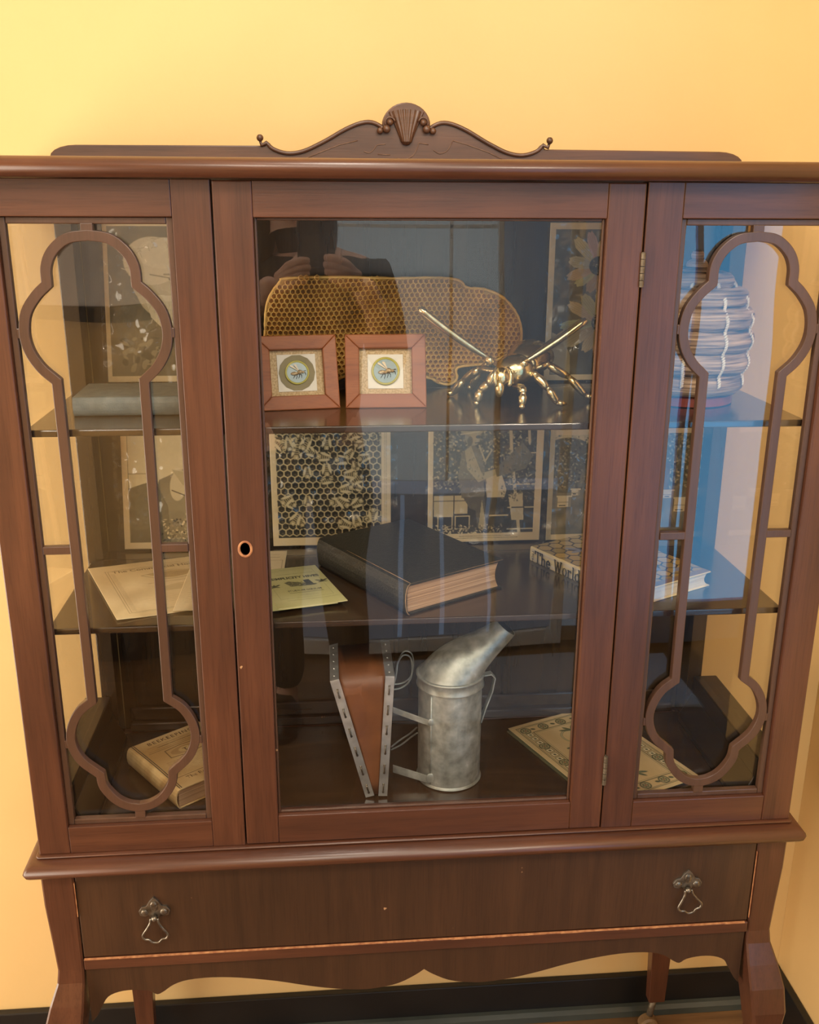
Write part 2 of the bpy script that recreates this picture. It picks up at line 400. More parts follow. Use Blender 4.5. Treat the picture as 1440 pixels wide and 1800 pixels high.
def text_tris(body, size, bold=0.0, shear=0.0, sx=1.0, space=1.0):
    """outline of a line of text as a flat mesh (verts 2-D, faces), centred on x"""
    c = bpy.data.curves.new('t', 'FONT'); c.body = body; c.size = size; c.offset = bold; c.shear = shear
    c.align_x = 'CENTER'; c.space_character = space; c.resolution_u = 3
    o = bpy.data.objects.new('t', c); COL.objects.link(o)
    dg = bpy.context.evaluated_depsgraph_get(); dg.update()
    me = bpy.data.meshes.new_from_object(o.evaluated_get(dg))
    v = [(p.co.x*sx, p.co.y) for p in me.vertices]; f = [tuple(p.vertices) for p in me.polygons]
    bpy.data.objects.remove(o); bpy.data.curves.remove(c); bpy.data.meshes.remove(me)
    return v, f
def cv_text(cv, body, cx, cy, size, col, ang=0, **k):
    """print text onto a canvas (baseline centre cx,cy)"""
    v, f = text_tris(body, size, **k); c, n = math.cos(ang), math.sin(ang)
    P = [(cx+x*c+y*n, cy-y*c+x*n) for x, y in v]
    for q in f: cv.poly([P[i] for i in q], col)
def sheet(name, cv, origin, ux, uy, parent, mat, thick=.0006, warp=None, wmm=None, hmm=None, nx=None, ny=None):
    """a sheet of real thickness printed with canvas cv; origin = top-left corner, ux/uy = full edge vectors"""
    h, w_ = cv.h, cv.w; o = Vector(origin); ux = Vector(ux); uy = Vector(uy); nrm = ux.cross(uy).normalized()*-1
    U, V = np.meshgrid(np.linspace(0, 1, w_), np.linspace(0, 1, h))
    W = warp(U, V) if warp else np.zeros_like(U)
    P = np.array(o)[None, None]+U[..., None]*np.array(ux)+V[..., None]*np.array(uy)+W[..., None]*np.array(nrm)
    B = P-np.array(nrm)*thick
    verts = np.concatenate([P.reshape(-1, 3), B.reshape(-1, 3)])
    n = w_*h; idx = np.arange(n).reshape(h, w_)
    q = np.stack([idx[:-1, :-1], idx[1:, :-1], idx[1:, 1:], idx[:-1, 1:]], -1).reshape(-1, 4)
    ring = np.concatenate([idx[0, :], idx[1:, -1], idx[-1, -2::-1], idx[-2:0:-1, 0]])
    rn = np.roll(ring, -1)
    side = np.stack([ring, rn, rn+n, ring+n], -1)
    step_i = list(range(0, h-1, 16))+[h-1]; step_j = list(range(0, w_-1, 16))+[w_-1]
    faces = np.concatenate([q, side]).tolist()
    for a, b in zip(step_i[:-1], step_i[1:]):
        for c, d in zip(step_j[:-1], step_j[1:]):
            faces.append([int(idx[a, c])+n, int(idx[a, d])+n, int(idx[b, d])+n, int(idx[b, c])+n])
    me = bpy.data.meshes.new(name); me.from_pydata(verts.tolist(), [], faces)
    ca = me.color_attributes.new('Col', 'FLOAT_COLOR', 'POINT')
    cols = np.ones((2*n, 4)); cols[:n, :3] = cv.a.reshape(-1, 3); cols[n:, :3] = cv.a.reshape(-1, 3).mean(0)*0+np.array((.6, .5, .3))
    ca.data.foreach_set('color', cols.astype(np.float32).ravel())
    ob = link(name, me, mat, parent)
    me.polygons.foreach_set('use_smooth', [True]*len(me.polygons)); me.update()
    return ob

# ================================================================== THE ROOM
YW = .345     # wall behind the cabinet
XR = .712     # side wall
YF = -1.90    # wall behind the photographer
XL = -2.0; XH = 2.3
def struct(name, x0, x1, y0, y1, z0, z1, mat, bevel=0):
    o = MB().box(x0, x1, y0, y1, z0, z1).build(name, mat, None, bevel=bevel); o['kind'] = 'structure'; return o
struct('wall_back', XL-.1, XH+.1, YW, YW+.1, FLOOR, CEIL, WALL)
struct('wall_right', XR, XR+.12, -.64, YW-.0005, FLOOR, CEIL, WALL)
struct('wall_left', XL-.1, XL, YF, YW-.0005, FLOOR, CEIL, WALL)
struct('wall_hall', XH, XH+.1, YF, YW-.0005, FLOOR, CEIL, WALLW)
struct('wall_front', XL-.1, XH+.1, YF-.1, YF, FLOOR, CEIL, WALL)
struct('trim_1', -.42, .86, YF+.0005, YF+.035, FLOOR+.10, CEIL-.1, WALLW, .003)     # pale panelling behind the photographer
dr = bpy.data.objects.new('added_glow_door', None); COL.objects.link(dr); dr.location = (.18, YF+.04, FLOOR); dr['kind'] = 'structure'  # added door; its glowing panes supply pale reflections in the cabinet glass
FR1 = emit('added_pale_glow', (.92, 1.0, 1.0), 1.35); FR2 = emit('added_dim_glow', (.78, .88, 1.0), .80); FR3 = emit('added_low_glow', (.80, .86, 1.0), .55)
FY = YF+.036
for q in ((-.30, -.26), (.395, .412), (.615, .655)): bx('door_stile', WALLW, dr, *q, FY, FY+.030, FLOOR+.02, 1.05, .003)  # stiles of the added door
bx('door_rail', WALLW, dr, -.26, .615, FY+.0005, FY+.029, 1.0, 1.05, .003); bx('door_rail', WALLW, dr, -.26, .615, FY+.0005, FY+.029, FLOOR+.02, FLOOR+.075, .003)
bx('glass_pane', emit('added_band_glow', (.7, .8, 1.0), 1.3), dr, -.26, .615, FY+.008, FY+.016, -.085, -.045, .001)  # added glowing band, giving the pale reflected stripe
bx('glass_pane', FR1, dr, -.26, .395, FY+.010, FY+.014, -.04, 1.0, 0); bx('glass_pane', FR2, dr, .655, .84, FY+.010, FY+.014, FLOOR+.08, 1.0, 0); bx('door_stile', WALLW, dr, .84, .875, FY, FY+.030, FLOOR+.02, 1.05, .003); bx('glass_pane', FR2, dr, .412, .615, FY+.010, FY+.014, -.04, 1.0, 0)  # glowing panes and stile of the added door
bx('glass_pane', FR3, dr, -.26, .615, FY+.009, FY+.013, FLOOR+.08, -.09, 0)  # low glowing pane of the added door
for q in (.10, .232, .385): bx('glass_pane', emit('added_strip_glow', (.55, .72, 1.0), 1.5), dr, q, q+.014, FY+.0135, FY+.016, FLOOR+.085, -.09, 0)  # added glowing strips for the upright blue-white reflections
bx('door_muntin', WALLW, dr, .252, .262, FY+.0145, FY+.022, -.04, 1.0, .001); bx('door_muntin', WALLW, dr, -.26, .395, FY+.0145, FY+.022, .725, .735, .001)  # muntins of the added door
struct('floor', XL-.1, XH+.1, YF-.1, YW+.1, FLOOR-.05, FLOOR, FLOORM)
struct('ceiling', XL-.1, XH+.1, YF-.1, YW+.1, CEIL, CEIL+.05, CEILM)
BT = -.5705
struct('baseboard_back', XL, XR, YW-.014, YW-.0006, FLOOR+.001, BT, BLACKP, .002)
struct('baseboard_right', XR-.014, XR-.0006, -.62, YW-.015, FLOOR+.001, BT, BLACKP, .002)
struct('baseboard_front', XL, -.43, YF+.001, YF+.018, FLOOR+.001, BT+.02, BLACKP, .002)
tr = MB()
tr.loft([[(XL, YW-.0145, FLOOR+.001), (XL, YW-.030, FLOOR+.001), (XL, YW-.028, FLOOR+.012), (XL, YW-.021, FLOOR+.017), (XL, YW-.0145, FLOOR+.019)],
         [(XR-.015, YW-.0145, FLOOR+.001), (XR-.015, YW-.030, FLOOR+.001), (XR-.015, YW-.028, FLOOR+.012), (XR-.015, YW-.021, FLOOR+.017), (XR-.015, YW-.0145, FLOOR+.019)]])
o = tr.build('trim_3', GREYP, None, smooth=False); o['kind'] = 'structure'
# glazed door with blue daylight in the wall behind the photographer
dr = bpy.data.objects.new('door_1', None); COL.objects.link(dr); dr.location = (1.12, YF+.03, FLOOR); dr['kind'] = 'structure'
SKYG = emit('blue_daylight_glass', (.17, .56, 1.0), 4.3)
D0, D1 = .90, 1.36
for a, b, c, d, nm in ((D0, D0+.05, FLOOR+.01, 1.42, 'door_stile'), (D1-.05, D1, FLOOR+.01, 1.42, 'door_stile'), (D0+.05, D1-.05, 1.34, 1.42, 'door_rail'),
                       (D0+.05, D1-.05, FLOOR+.01, FLOOR+.16, 'door_rail')):
    bx(nm, BLUEP, dr, a, b, YF+.001, YF+.05, c, d, .003)
bx('door_muntin', BLUEP, dr, 1.015, 1.035, YF+.018, YF+.045, FLOOR+.16, 1.34, .002)
bx('glass_pane', SKYG, dr, D0+.05, 1.015, YF+.02, YF+.026, FLOOR+.16, 1.34, 0)
bx('glass_pane', SKYG, dr, 1.035, D1-.05, YF+.02, YF+.026, FLOOR+.16, 1.34, 0)
for nm, p, r, sx, sy, e, c in ADDED_FILL:  # window-shaped glowing panels built round the added fill lights
    wd = bpy.data.objects.new(nm, None); COL.objects.link(wd); wd.location = p; wd['kind'] = 'structure'
    front = nm == 'added_fill_2'
    def wb(n_, m_, a0, a1, z0, z1, d0, d1):
        if front: bx(n_, m_, wd, p[0]+a0, p[0]+a1, YF+.0008+d0, YF+.0008+d1, p[2]+z0, p[2]+z1, .002)
        else: bx(n_, m_, wd, XL+.0008+d0, XL+.0008+d1, p[1]+a0, p[1]+a1, p[2]+z0, p[2]+z1, .002)
    hx_, hz_ = sx/2, min(sy/2, CEIL-.02-p[2])
    for q in ((-hx_-.05, -hx_, -hz_-.05, hz_+.05), (hx_, hx_+.05, -hz_-.05, hz_+.05), (-hx_, hx_, hz_, hz_+.05), (-hx_, hx_, -hz_-.05, -hz_)): wb('window_frame', CEILM, *q, 0, .05)  # frame round the added fill light, no real window
    wb('window_blind', emit('fill_glow', c, 2.2), -hx_, hx_, -hz_, hz_, .005, .02)  # added glowing panel of the fill light, no real blind
MB().hexa([(.05, -1.80, FLOOR+.0005), (1.0, -1.80, FLOOR+.0005), (1.0, -1.40, FLOOR+.0005), (.05, -1.40, FLOOR+.0005)],
          [(.056, -1.794, FLOOR+.007), (.994, -1.794, FLOOR+.007), (.994, -1.406, FLOOR+.007), (.056, -1.406, FLOOR+.007)]).build('floor_mat', noisy('added_grey_blue_mat', (.34, .37, .44), (.44, .47, .55), (60, 60, 60), 2, .9, bump=.5), None)  # added mat for the grey-blue reflection
tag(bpy.data.objects['floor_mat'], 'added pale grey-blue floor mat, toned for the grey reflection low in the glass', 'mat')  # mat added to supply the grey-blue reflection
# grey display panel on the front wall (seen mirrored in the left pane)
t = thing('display_panel', 'grey display board with black lower edge, mirrored in the left pane', 'display board', (-1.0, YF+.01, .47))
bx('board', noisy('grey_board', (.78, .76, .75), (.86, .84, .82), (5, 5, 5), 2, .6, bump=.05), t, -1.45, -.56, YF+.0008, YF+.02, .50, 1.6)
bx('edge_strip', BLACKP, t, -1.46, -.55, YF+.0008, YF+.03, .455, .499)
# ceiling light fixtures around the lamps
LAMPM = emit('warm_lamp_diffuser', (1, .84, .62), 3.0)
for (lx, ly, sx, sy, p, c), lab in zip(LIGHTS, ('warm rectangular ceiling light nearest the cabinet', 'added long neutral ceiling light, brightening the front wall')):
    t = thing('ceiling_light', lab, 'ceiling light', (lx, ly, CEIL-.04), 'ceiling lights')
    for a in ((lx-sx/2-.02, lx-sx/2, ly-sy/2-.02, ly+sy/2+.02), (lx+sx/2, lx+sx/2+.02, ly-sy/2-.02, ly+sy/2+.02), (lx-sx/2, lx+sx/2, ly-sy/2-.02, ly-sy/2), (lx-sx/2, lx+sx/2, ly+sy/2, ly+sy/2+.02)):
        bx('frame', CEILM, t, *a, CEIL-.04, CEIL-.0005)
    bx('diffuser', LAMPM, t, lx-sx/2+.001, lx+sx/2-.001, ly-sy/2+.001, ly+sy/2-.001, CEIL-.03, CEIL-.02, 0)

for (p, q, sz, e, c), lab in zip(ADDED_SPOTS, ('added ceiling spot on the left, brightening the cabinet', 'small added ceiling spot above the cabinet, brightening the visitor', 'added ceiling spot on the right, brightening the cabinet')):
    d = (Vector(q)-Vector(p)).normalized(); P = Vector(p); Rt = d.to_track_quat('-Z', 'Y').to_matrix()
    t = thing('added_spot', lab, 'ceiling light', (P.x, P.y, CEIL), 'ceiling lights')
    h = sz/2+.012
    rings = [[P+Rt @ Vector((x*k, y*k, zz)) for x, y in ((-h, -h), (h, -h), (h, h), (-h, h))] for k, zz in ((1, -.055), (1, .02), (.5, .06))]
    MB().loft(rings).build('lamp_head', BLACKP, t)
    MB().tube([P+Rt @ Vector((0, 0, .061)), Vector((P.x, P.y, CEIL-.021))], .012, 10).build('stem', BLACKP, t)
    bx('mount', BLACKP, t, P.x-.05, P.x+.05, P.y-.05, P.y+.05, CEIL-.02, CEIL-.0005)
# ================================================================== THE CABINET
CAB = thing('china_cabinet', 'tall reddish-brown wooden display cabinet with glass front, carved crest and curved legs', 'cabinet', (0, .15, FLOOR))
a_, b_ = .2360, .1933
ZT = .8255
XO, XI = .4607, .2784
# --- carcass
for s in (-1, 1):
    def sb(name, mat, x0, x1, *r, bevel=.001, s=s):
        lo, hi = sorted((s*x0, s*x1)); return bx(name, mat, CAB, lo, hi, *r, bevel=bevel)
    sb('outer_stile', W_V, XO, .5, 0, .028, 0, ZT, bevel=.0015)
    sb('inner_stile', W_V, a_+.0012, XI, 0, .022, 0, ZT)
    sb('front_rail', W_H, XI+.0002, XO-.0002, .0003, .022, .787, ZT)
    sb('front_rail', W_H, XI+.0002, XO-.0002, .0003, .022, 0, .0384)
    # fret border (moulded frame just inside the opening)
    x0, x1 = XI, XO; z0, z1 = .0384, .787; bw = .0075; c0, c1 = (x0+x1)/2, 0
    m = MB()
    for (p0, p1, q0, q1) in ((x0, x0+bw, z0, z1), (x1-bw, x1, z0, z1), (x0+bw, x1-bw, z1-bw, z1), (x0+bw, x1-bw, z0, z0+bw)):
        lo, hi = sorted((s*p0, s*p1)); m.box(lo, hi, .0065, .0155, q0, q1)
    m.build('pane_border', W_F, CAB, bevel=.0012)
    # fretwork
    xc = .3695
    half = [catmull([(0, .768), (.022, .7645), (.0385, .7515), (.0465, .735), (.0475, .7165)], 5),
            catmull([(.0475, .7165), (.0600, .7050), (.0725, .687), (.0768, .665), (.0735, .645), (.0630, .6265), (.0476, .6115)], 4),
            [(.0476, .6115), (.0462, .214)],
            catmull([(.0462, .214), (.0630, .2000), (.0742, .178), (.0760, .155), (.0665, .131), (.0450, .1100)], 4),
            catmull([(.0450, .110), (.0425, .0925), (.030, .0735), (.0150, .0632), (0, .0600)], 5)]
    path = []
    for seg in half: path += seg[:-1]
    path.append(half[-1][-1])
    R = [(s*(xc+x), z) for x, z in path]; L = [(s*(xc-x), z) for x, z in path[-2:0:-1]]
    m = MB()
    flat_sweep(m, R+L, .0112, .0050, .0145, closed=True)
    for (p0, p1, q0, q1) in ((x0+bw, xc-.0466, .4075, .4172), (xc+.0466, x1-bw, .4075, .4172),
                             (x0+bw-.001, xc-.0765, .659, .670), (xc+.0765, x1-bw+.001, .659, .670),
                             (x0+bw-.001, xc-.0765, .150, .161), (xc+.0765, x1-bw+.001, .150, .161),
                             (xc-.0065, xc+.0065, .7685, z1-bw+.001), (xc-.0065, xc+.0065, z0+bw-.001, .0595)):
        lo, hi = sorted((s*p0, s*p1)); m.box(lo, hi, .0055, .0145, q0, q1)
    m.build('fretwork', W_F, CAB, bevel=.0008)
    # front pane behind the fretwork
    lo, hi = sorted((s*x0, s*x1)); MB().box(lo, hi, .0160, .0172, z0-.004, z1+.004).build('front_glass', GLASS, CAB)
    # side of the case
    sb('side_glass', GLASS_S, .4705, .4715, .0285, .2735, .079, ZT)
    sb('side_rail', W_RL, .4590, .497, .0285, .2735, 0, .079, bevel=.002)
    lo, hi = s*.459, s*.440
    MB().hexa([(s*.4588, .030, .0), (s*.4588, .2735, .0), (s*.4588, .2735, .050), (s*.4588, .030, .050)],
              [(s*.440, .030, .0), (s*.440, .2735, .0), (s*.440, .2735, .010), (s*.440, .030, .010)]).build('side_bead', W_RL, CAB, bevel=.002)
    sb('rear_post', W_BACK, .4500, .4725, .2740, .318, 0, ZT)
# back panel and its ledges
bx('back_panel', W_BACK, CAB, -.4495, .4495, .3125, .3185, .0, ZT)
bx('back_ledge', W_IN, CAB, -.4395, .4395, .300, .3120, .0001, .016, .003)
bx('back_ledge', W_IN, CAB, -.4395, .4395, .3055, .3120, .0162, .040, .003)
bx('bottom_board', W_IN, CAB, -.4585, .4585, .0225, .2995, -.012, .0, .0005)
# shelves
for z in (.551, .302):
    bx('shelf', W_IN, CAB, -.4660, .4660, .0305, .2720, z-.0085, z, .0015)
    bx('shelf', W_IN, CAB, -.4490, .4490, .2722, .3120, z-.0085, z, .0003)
# --- top: board with rounded nose
def nosed(name, x, y0, y1, z0, z1, r, mat):
    """board with a rounded front and side nose"""
    n = 8; prof = []
    zc = (z0+z1)/2; hz = (z1-z0)/2
    for k in range(n+1):
        t = -PI/2+PI*k/n; prof.append((math.cos(t)*r, zc+math.sin(t)*hz))
    rings = []
    for off, z in prof:
        xx = x-r+off; yf = y0+r-off
        rings.append([(-xx, y1, z), (-xx, yf+.004, z), (-xx+.004, yf, z), (xx-.004, yf, z), (xx, yf+.004, z), (xx, y1, z)])
    o = MB().loft(rings).build(name, mat, CAB, smooth=True)
    me = o.data
    try: me.set_sharp_from_angle(angle=math.radians(50))
    except Exception: pass
    return o
nosed('top_board', .535, -.030, .330, .8262, .8465, .012, W_H)
nosed('waist_moulding', .5175, -.0235, .325, -.0262, -.0042, .015, W_H)
nosed('waist_fillet', .5045, -.0050, .322, -.0040, -.0002, .003, W_H)
# --- crest
def crest():
    right = [(.0225, .8966), (.0357, .9022), (.0500, .9012), (.0700, .8935), (.0921, .8814), (.1080, .8735), (.1226, .8672), (.1370, .8640), (.1500, .8644), (.1640, .8692), (.1715, .8765)]
    cx = -.0088
    up_ = catmull([(cx+(x+.0088)*1.0, z) for x, z in right], 3)
    dome = [(cx+.0315*math.cos(t), .8968+.0283*math.sin(t)) for t in np.linspace(0, PI, 17)]
    left = [(2*cx-x, z) for x, z in up_]
    return up_, dome, left, cx
up_, dome, left_, cxr = crest()
BZ = .8466
railR = [(.1745, .8700), (.4120, .8690)]+[(.4120+.0335*math.sin(t), .8690-.0150*(1-math.cos(t))) for t in np.linspace(.3, PI/2, 5)]+[(.4470, BZ)]
railL = [(2*cxr-x, z+.0015 if z > BZ else z) for x, z in railR]
outline = railR[::-1]+[(p[0], p[1]) for p in up_[::-1]]+dome[1:-1]+list(left_)+railL
poly = outline
MB().prism_xz(poly, .252, .268).build('crest', W_C, CAB, bevel=.0015)
CR = [o for o in bpy.data.objects if o.name == 'crest'][0]
# raised scroll mouldings along the curve, ending in small curls
for s in (-1, 1):
    c = [(cxr+s*(x-cxr), .2505, z) for x, z in up_]
    pts = [Vector(p)+Vector((0, 0, -.0015)) for p in c]
    curl_out = [(cxr+s*(.1780-cxr), .2500, .8720), (cxr+s*(.1800-cxr), .2490, .8790)]
    curl_in = [(cxr+s*(.0250-cxr), .249, .8915)]
    allp = [Vector(p) for p in curl_in]+pts+[Vector(p) for p in curl_out]
    m = MB(); m.tube(allp, [.0018]+[.0027]*(len(allp)-2)+[.002], 8)
    m.ball((cxr+s*(.1795-cxr), .2475, .8805), .0045, 12, 8)
    m.ball((cxr+s*(.0255-cxr), .2475, .8905), .0042, 12, 8)
    m.ball((cxr+s*(.0255+.0088-.0095-cxr-.0088+.0), .2465, .8950), .0001, 6, 4)
    m.build('scroll', W_C, CR, smooth=True)
    # curled volutes of the shell
    m = MB(); m.ball((cxr+s*.0258, .2465, .8925), (.0050, .0045, .0052), 14, 8)
    m.ball((cxr+s*.0215, .2460, .9005), (.0042, .0040, .0042), 14, 8)
    cc = (cxr+s*.0215, .9005)
    m.tube([(cc[0]+s*.0062*math.cos(t), .2462, cc[1]+.0062*math.sin(t)) for t in np.linspace(-.6, PI*.95, 12)], .0014, 6)
    m.build('volute', W_C, CR, smooth=True)
m = MB()
rings = []
for k in range(12):   # fluted shell
    t = k/11; z = .8775+t*.0345; wv = .0075+.0155*t**1.1; ring = []
    for j in range(41):
        u = -1+2*j/40; fl = abs(math.sin(u*PI*3.5)); dep = (.0085-.004*t)*math.sqrt(max(0, 1-u*u))+.0014*fl*(.3+t)
        zz = z+(.0035*(1-u*u)+.0014*fl)*t
        ring.append((cxr+u*wv, .2518-dep, zz))
    rings.append(ring)
vv = [p for r in rings for p in r]; nn = 41
ff = [(k*nn+j, k*nn+j+1, (k+1)*nn+j+1, (k+1)*nn+j) for k in range(11) for j in range(40)]
m.add(vv, ff)
m.loft([[(p[0], p[1], p[2]) for p in rings[0]]]+[[(cxr+(p[0]-cxr)*.6, .2518-(.2518-p[1])*.8, p[2]-.0035) for p in rings[0]]]+[[(cxr, .2516, .8728)]*nn], closed=False, caps=False)
m.add(rings[-1]+[(p[0], .2518, p[2]) for p in rings[-1]], [(j, j+1, nn+j+1, nn+j) for j in range(40)])
m.build('shell', W_C, CR, smooth=True)
# incised pale lines
m = MB()
def inc(pts, r=.0006): m.tube([(x, .2516, z) for x, z in pts], r, 5)
inc([(-.150, .852), (-.120, .864), (-.096, .873), (-.072, .8785)]); inc([(.130, .852), (.098, .866), (.070, .875), (.0520, .8795)])
inc(catmull([(-.064, .8655), (-.057, .8635), (-.051, .868), (-.047, .873), (-.036, .8745)], 4))
inc(catmull([(-.021, .8575), (-.011, .8560), (.000, .8610), (.0060, .8715), (.0080, .8760), (.0200, .8745)], 4))
inc(catmull([(.0270, .8675), (.0350, .8635), (.0440, .8665), (.0490, .8735), (.0520, .8795)], 4)); inc([(-.046, .8620), (-.030, .8615)])
m.build('carved_lines', M_CARVE, CR, smooth=True)

# --- door
DOOR = bpy.data.objects.new('door', None); COL.objects.link(DOOR); DOOR.parent = CAB; DOOR.location = Vector((0, .01, 0))-Vector(CAB.location)
bx('door_stile', W_V, DOOR, -a_+.0006, -b_, 0, .020, .0012, .8244, .0015)
bx('door_stile', W_V, DOOR, b_, a_-.0006, 0, .020, .0012, .8244, .0015)
bx('door_rail', W_H, DOOR, -b_+.0001, b_-.0001, .0003, .020, .7867, .8244, .001)
bx('door_rail', W_H, DOOR, -b_+.0001, b_-.0001, .0003, .020, .0012, .0415, .001)
MB().box(-b_+.0001, b_-.0001, .0120, .0135, .0416, .7866).build('door_glass', GLASS, DOOR)
m = MB()
for q in ((-b_+.0001, -b_+.003, .0416, .7866), (b_-.003, b_-.0001, .0416, .7866), (-b_+.003, b_-.003, .0416, .0446), (-b_+.003, b_-.003, .7837, .7866)):
    m.box(q[0], q[1], .0075, .0118, q[2], q[3])
m.build('glazing_bead', W_F, DOOR, bevel=.001)
for z0, z1 in ((.7128, .7512), (.0684, .1114)):
    m = MB(); zz = z0; L = (z1-z0)/5
    for k in range(5): m.tube([(.2362, -.0022, z0+k*L+.0004), (.2362, -.0022, z0+(k+1)*L-.0004)], .0027, 12)
    m.box(.2352, .2372, -.001, .003, z0, z1)
    m.build('hinge', STEELH, DOOR, smooth=False)
m = MB()   # keyhole: worn pale recess with dark slot
m.loft([[(-.2188+rx*math.cos(t), y, .4110+rz*math.sin(t)) for t in np.linspace(0, 2*PI, 24, endpoint=False)] for rx, rz, y in ((.0088, .0106, -.0001), (.0084, .0102, -.0006), (.0060, .0082, -.0007), (.0056, .0078, .0002))], True, False)
m.build('keyhole_rim', W_CH, DOOR, smooth=True)
m = MB(); m.loft([[(-.2184+rx*math.cos(t), -.0004, .4125+rz*math.sin(t)) for t in np.linspace(0, 2*PI, 24, endpoint=False)] for rx, rz in ((.0060, .0082), (.001, .001))], True, True)
m.build('keyhole', noisy('keyhole_dark', (.004, .003, .002), (.006, .004, .003), rough=.9, bump=0), DOOR)
# --- lower case
ZC = -.0262
bx('case_side', W_V, CAB, -.4995, -.482, .046, .285, -.185, ZC)
bx('case_side', W_V, CAB, .482, .4995, .046, .285, -.185, ZC)
bx('case_back', W_BACK, CAB, -.4815, .4815, .285, .297, -.185, ZC)
DRAW = bpy.data.objects.new('drawer', None); COL.objects.link(DRAW); DRAW.parent = CAB; DRAW.location = Vector((0, .1, -.16))-Vector(CAB.location)
bx('drawer_front', W_D, DRAW, -.4598, .4598, .001, .018, -.1660, ZC-.001, .0015)
bx('drawer_box', W_IN, DRAW, -.4560, .4560, .0185, .275, -.1640, ZC-.004, .001)
for s, tw in ((-1, 0), (1, .16)):   # drop pulls
    cx, cz = (-.3612, -.0945) if s < 0 else (.3655, -.0950)
    g = bpy.data.objects.new('drawer_pull', None); COL.objects.link(g); g.parent = DRAW; g.location = Vector((cx, 0, cz))-Vector(DRAW.location)-Vector(CAB.location)
    sh = [(0, .0215), (.0060, .0150), (.0100, .0080), (.0160, .0065), (.0205, .0000), (.0190, -.0065), (.0120, -.0085), (.0080, -.0060), (.0050, -.0100), (0, -.0120)]
    pl = [(cx+x, cz+z) for x, z in sh]+[(cx-x, cz+z) for x, z in sh[-2:0:-1]]
    mm = MB().prism_xz(pl, -.0022, .0012)
    for q in (-1, 1): mm.ball((cx+q*.0125, -.0028, cz-.0015), (.0050, .0020, .0050), 10, 6)
    mm.ball((cx, -.0030, cz+.008), (.005, .0018, .0080), 10, 6)
    mm.build('backplate', PEWTER, g, bevel=.0008)
    MB().ball((cx, -.0062, cz-.0085), .0042, 12, 8).build('knob', PEWTER, g, smooth=True)
    bl = [(-.0045, -.0075), (-.0060, -.0150), (-.0115, -.0245), (-.0165, -.0330), (-.0140, -.0390), (-.0085, -.0405), (-.0050, -.0445), (0, -.0460),
          (.0050, -.0445), (.0085, -.0405), (.0140, -.0390), (.0165, -.0330), (.0115, -.0245), (.0060, -.0150), (.0045, -.0075)]
    c, n = math.cos(tw), math.sin(tw)
    pts = [(cx+x*c-(z+.008)*n, -.0065-.002*math.sin(-z*50), cz-.008+x*n+(z+.008)*c) for x, z in catmull(bl, 4)]
    MB().tube(pts, .0017, 8).build('bail', PEWTER, g, smooth=True)
bx('drawer_rail', W_H, CAB, -.4602, .4602, -.0015, .030, -.1845, -.1675, .0012)
m = MB(); x = -.459
while x < .455:      # ragged worn strip on the edge of the rail
    L = rnd.uniform(.006, .03); h = rnd.uniform(.0002, .0009)*(1.0 if (x < -.30 or x > .02) else .3)
    m.hexa([(x, -.0019, -.1680-h), (x+L, -.0019, -.1680-h*rnd.uniform(.4, 1.2)), (x+L, -.0019, -.1672), (x, -.0019, -.1672)],
           [(x, .0006, -.1680-h), (x+L, .0006, -.1680-h), (x+L, .0006, -.1668), (x, .0006, -.1668)]); x += L
m.build('worn_rail_edge', W_CH, CAB)
bx('worn_post_edge', W_CH, CAB, -.4612, -.4603, -.0014, .0004, -.098, -.045, 0); bx('worn_post_edge', W_CH, CAB, .4603, .4611, -.0014, .0004, -.160, -.05, 0)
# apron with scalloped lower edge
ap = [(0, -.2215), (.012, -.2305), (.0355, -.2430), (.064, -.2490), (.092, -.2500), (.128, -.2455), (.165, -.2375), (.205, -.2270), (.254, -.2178), (.292, -.2143), (.325, -.2160),
      (.345, -.2225), (.3585, -.2325), (.3685, -.2375), (.3790, -.2310), (.4000, -.2275), (.4200, -.2295), (.4350, -.2370), (.4440, -.2520), (.4520, -.2680), (.4600, -.2780)]
ap_pts = catmull(ap[:13], 3)[:-1]+catmull(ap[12:], 3)
low = [(-x, z) for x, z in ap_pts[::-1]][:-1]+ap_pts
m = MB(); n = len(low)
m.add([(x, .004, z) for x, z in low]+[(x, .004, -.1846) for x, z in low]+[(x, .024, z) for x, z in low]+[(x, .024, -.1846) for x, z in low],
      [(i, i+1, n+i+1, n+i) for i in range(n-1)]+[(2*n+i, 3*n+i, 3*n+i+1, 2*n+i+1) for i in range(n-1)]+[(i, 2*n+i, 2*n+i+1, i+1) for i in range(n-1)]+[(n+i, n+i+1, 3*n+i+1, 3*n+i) for i in range(n-1)])
m.build('apron', W_D, CAB, bevel=.0008)
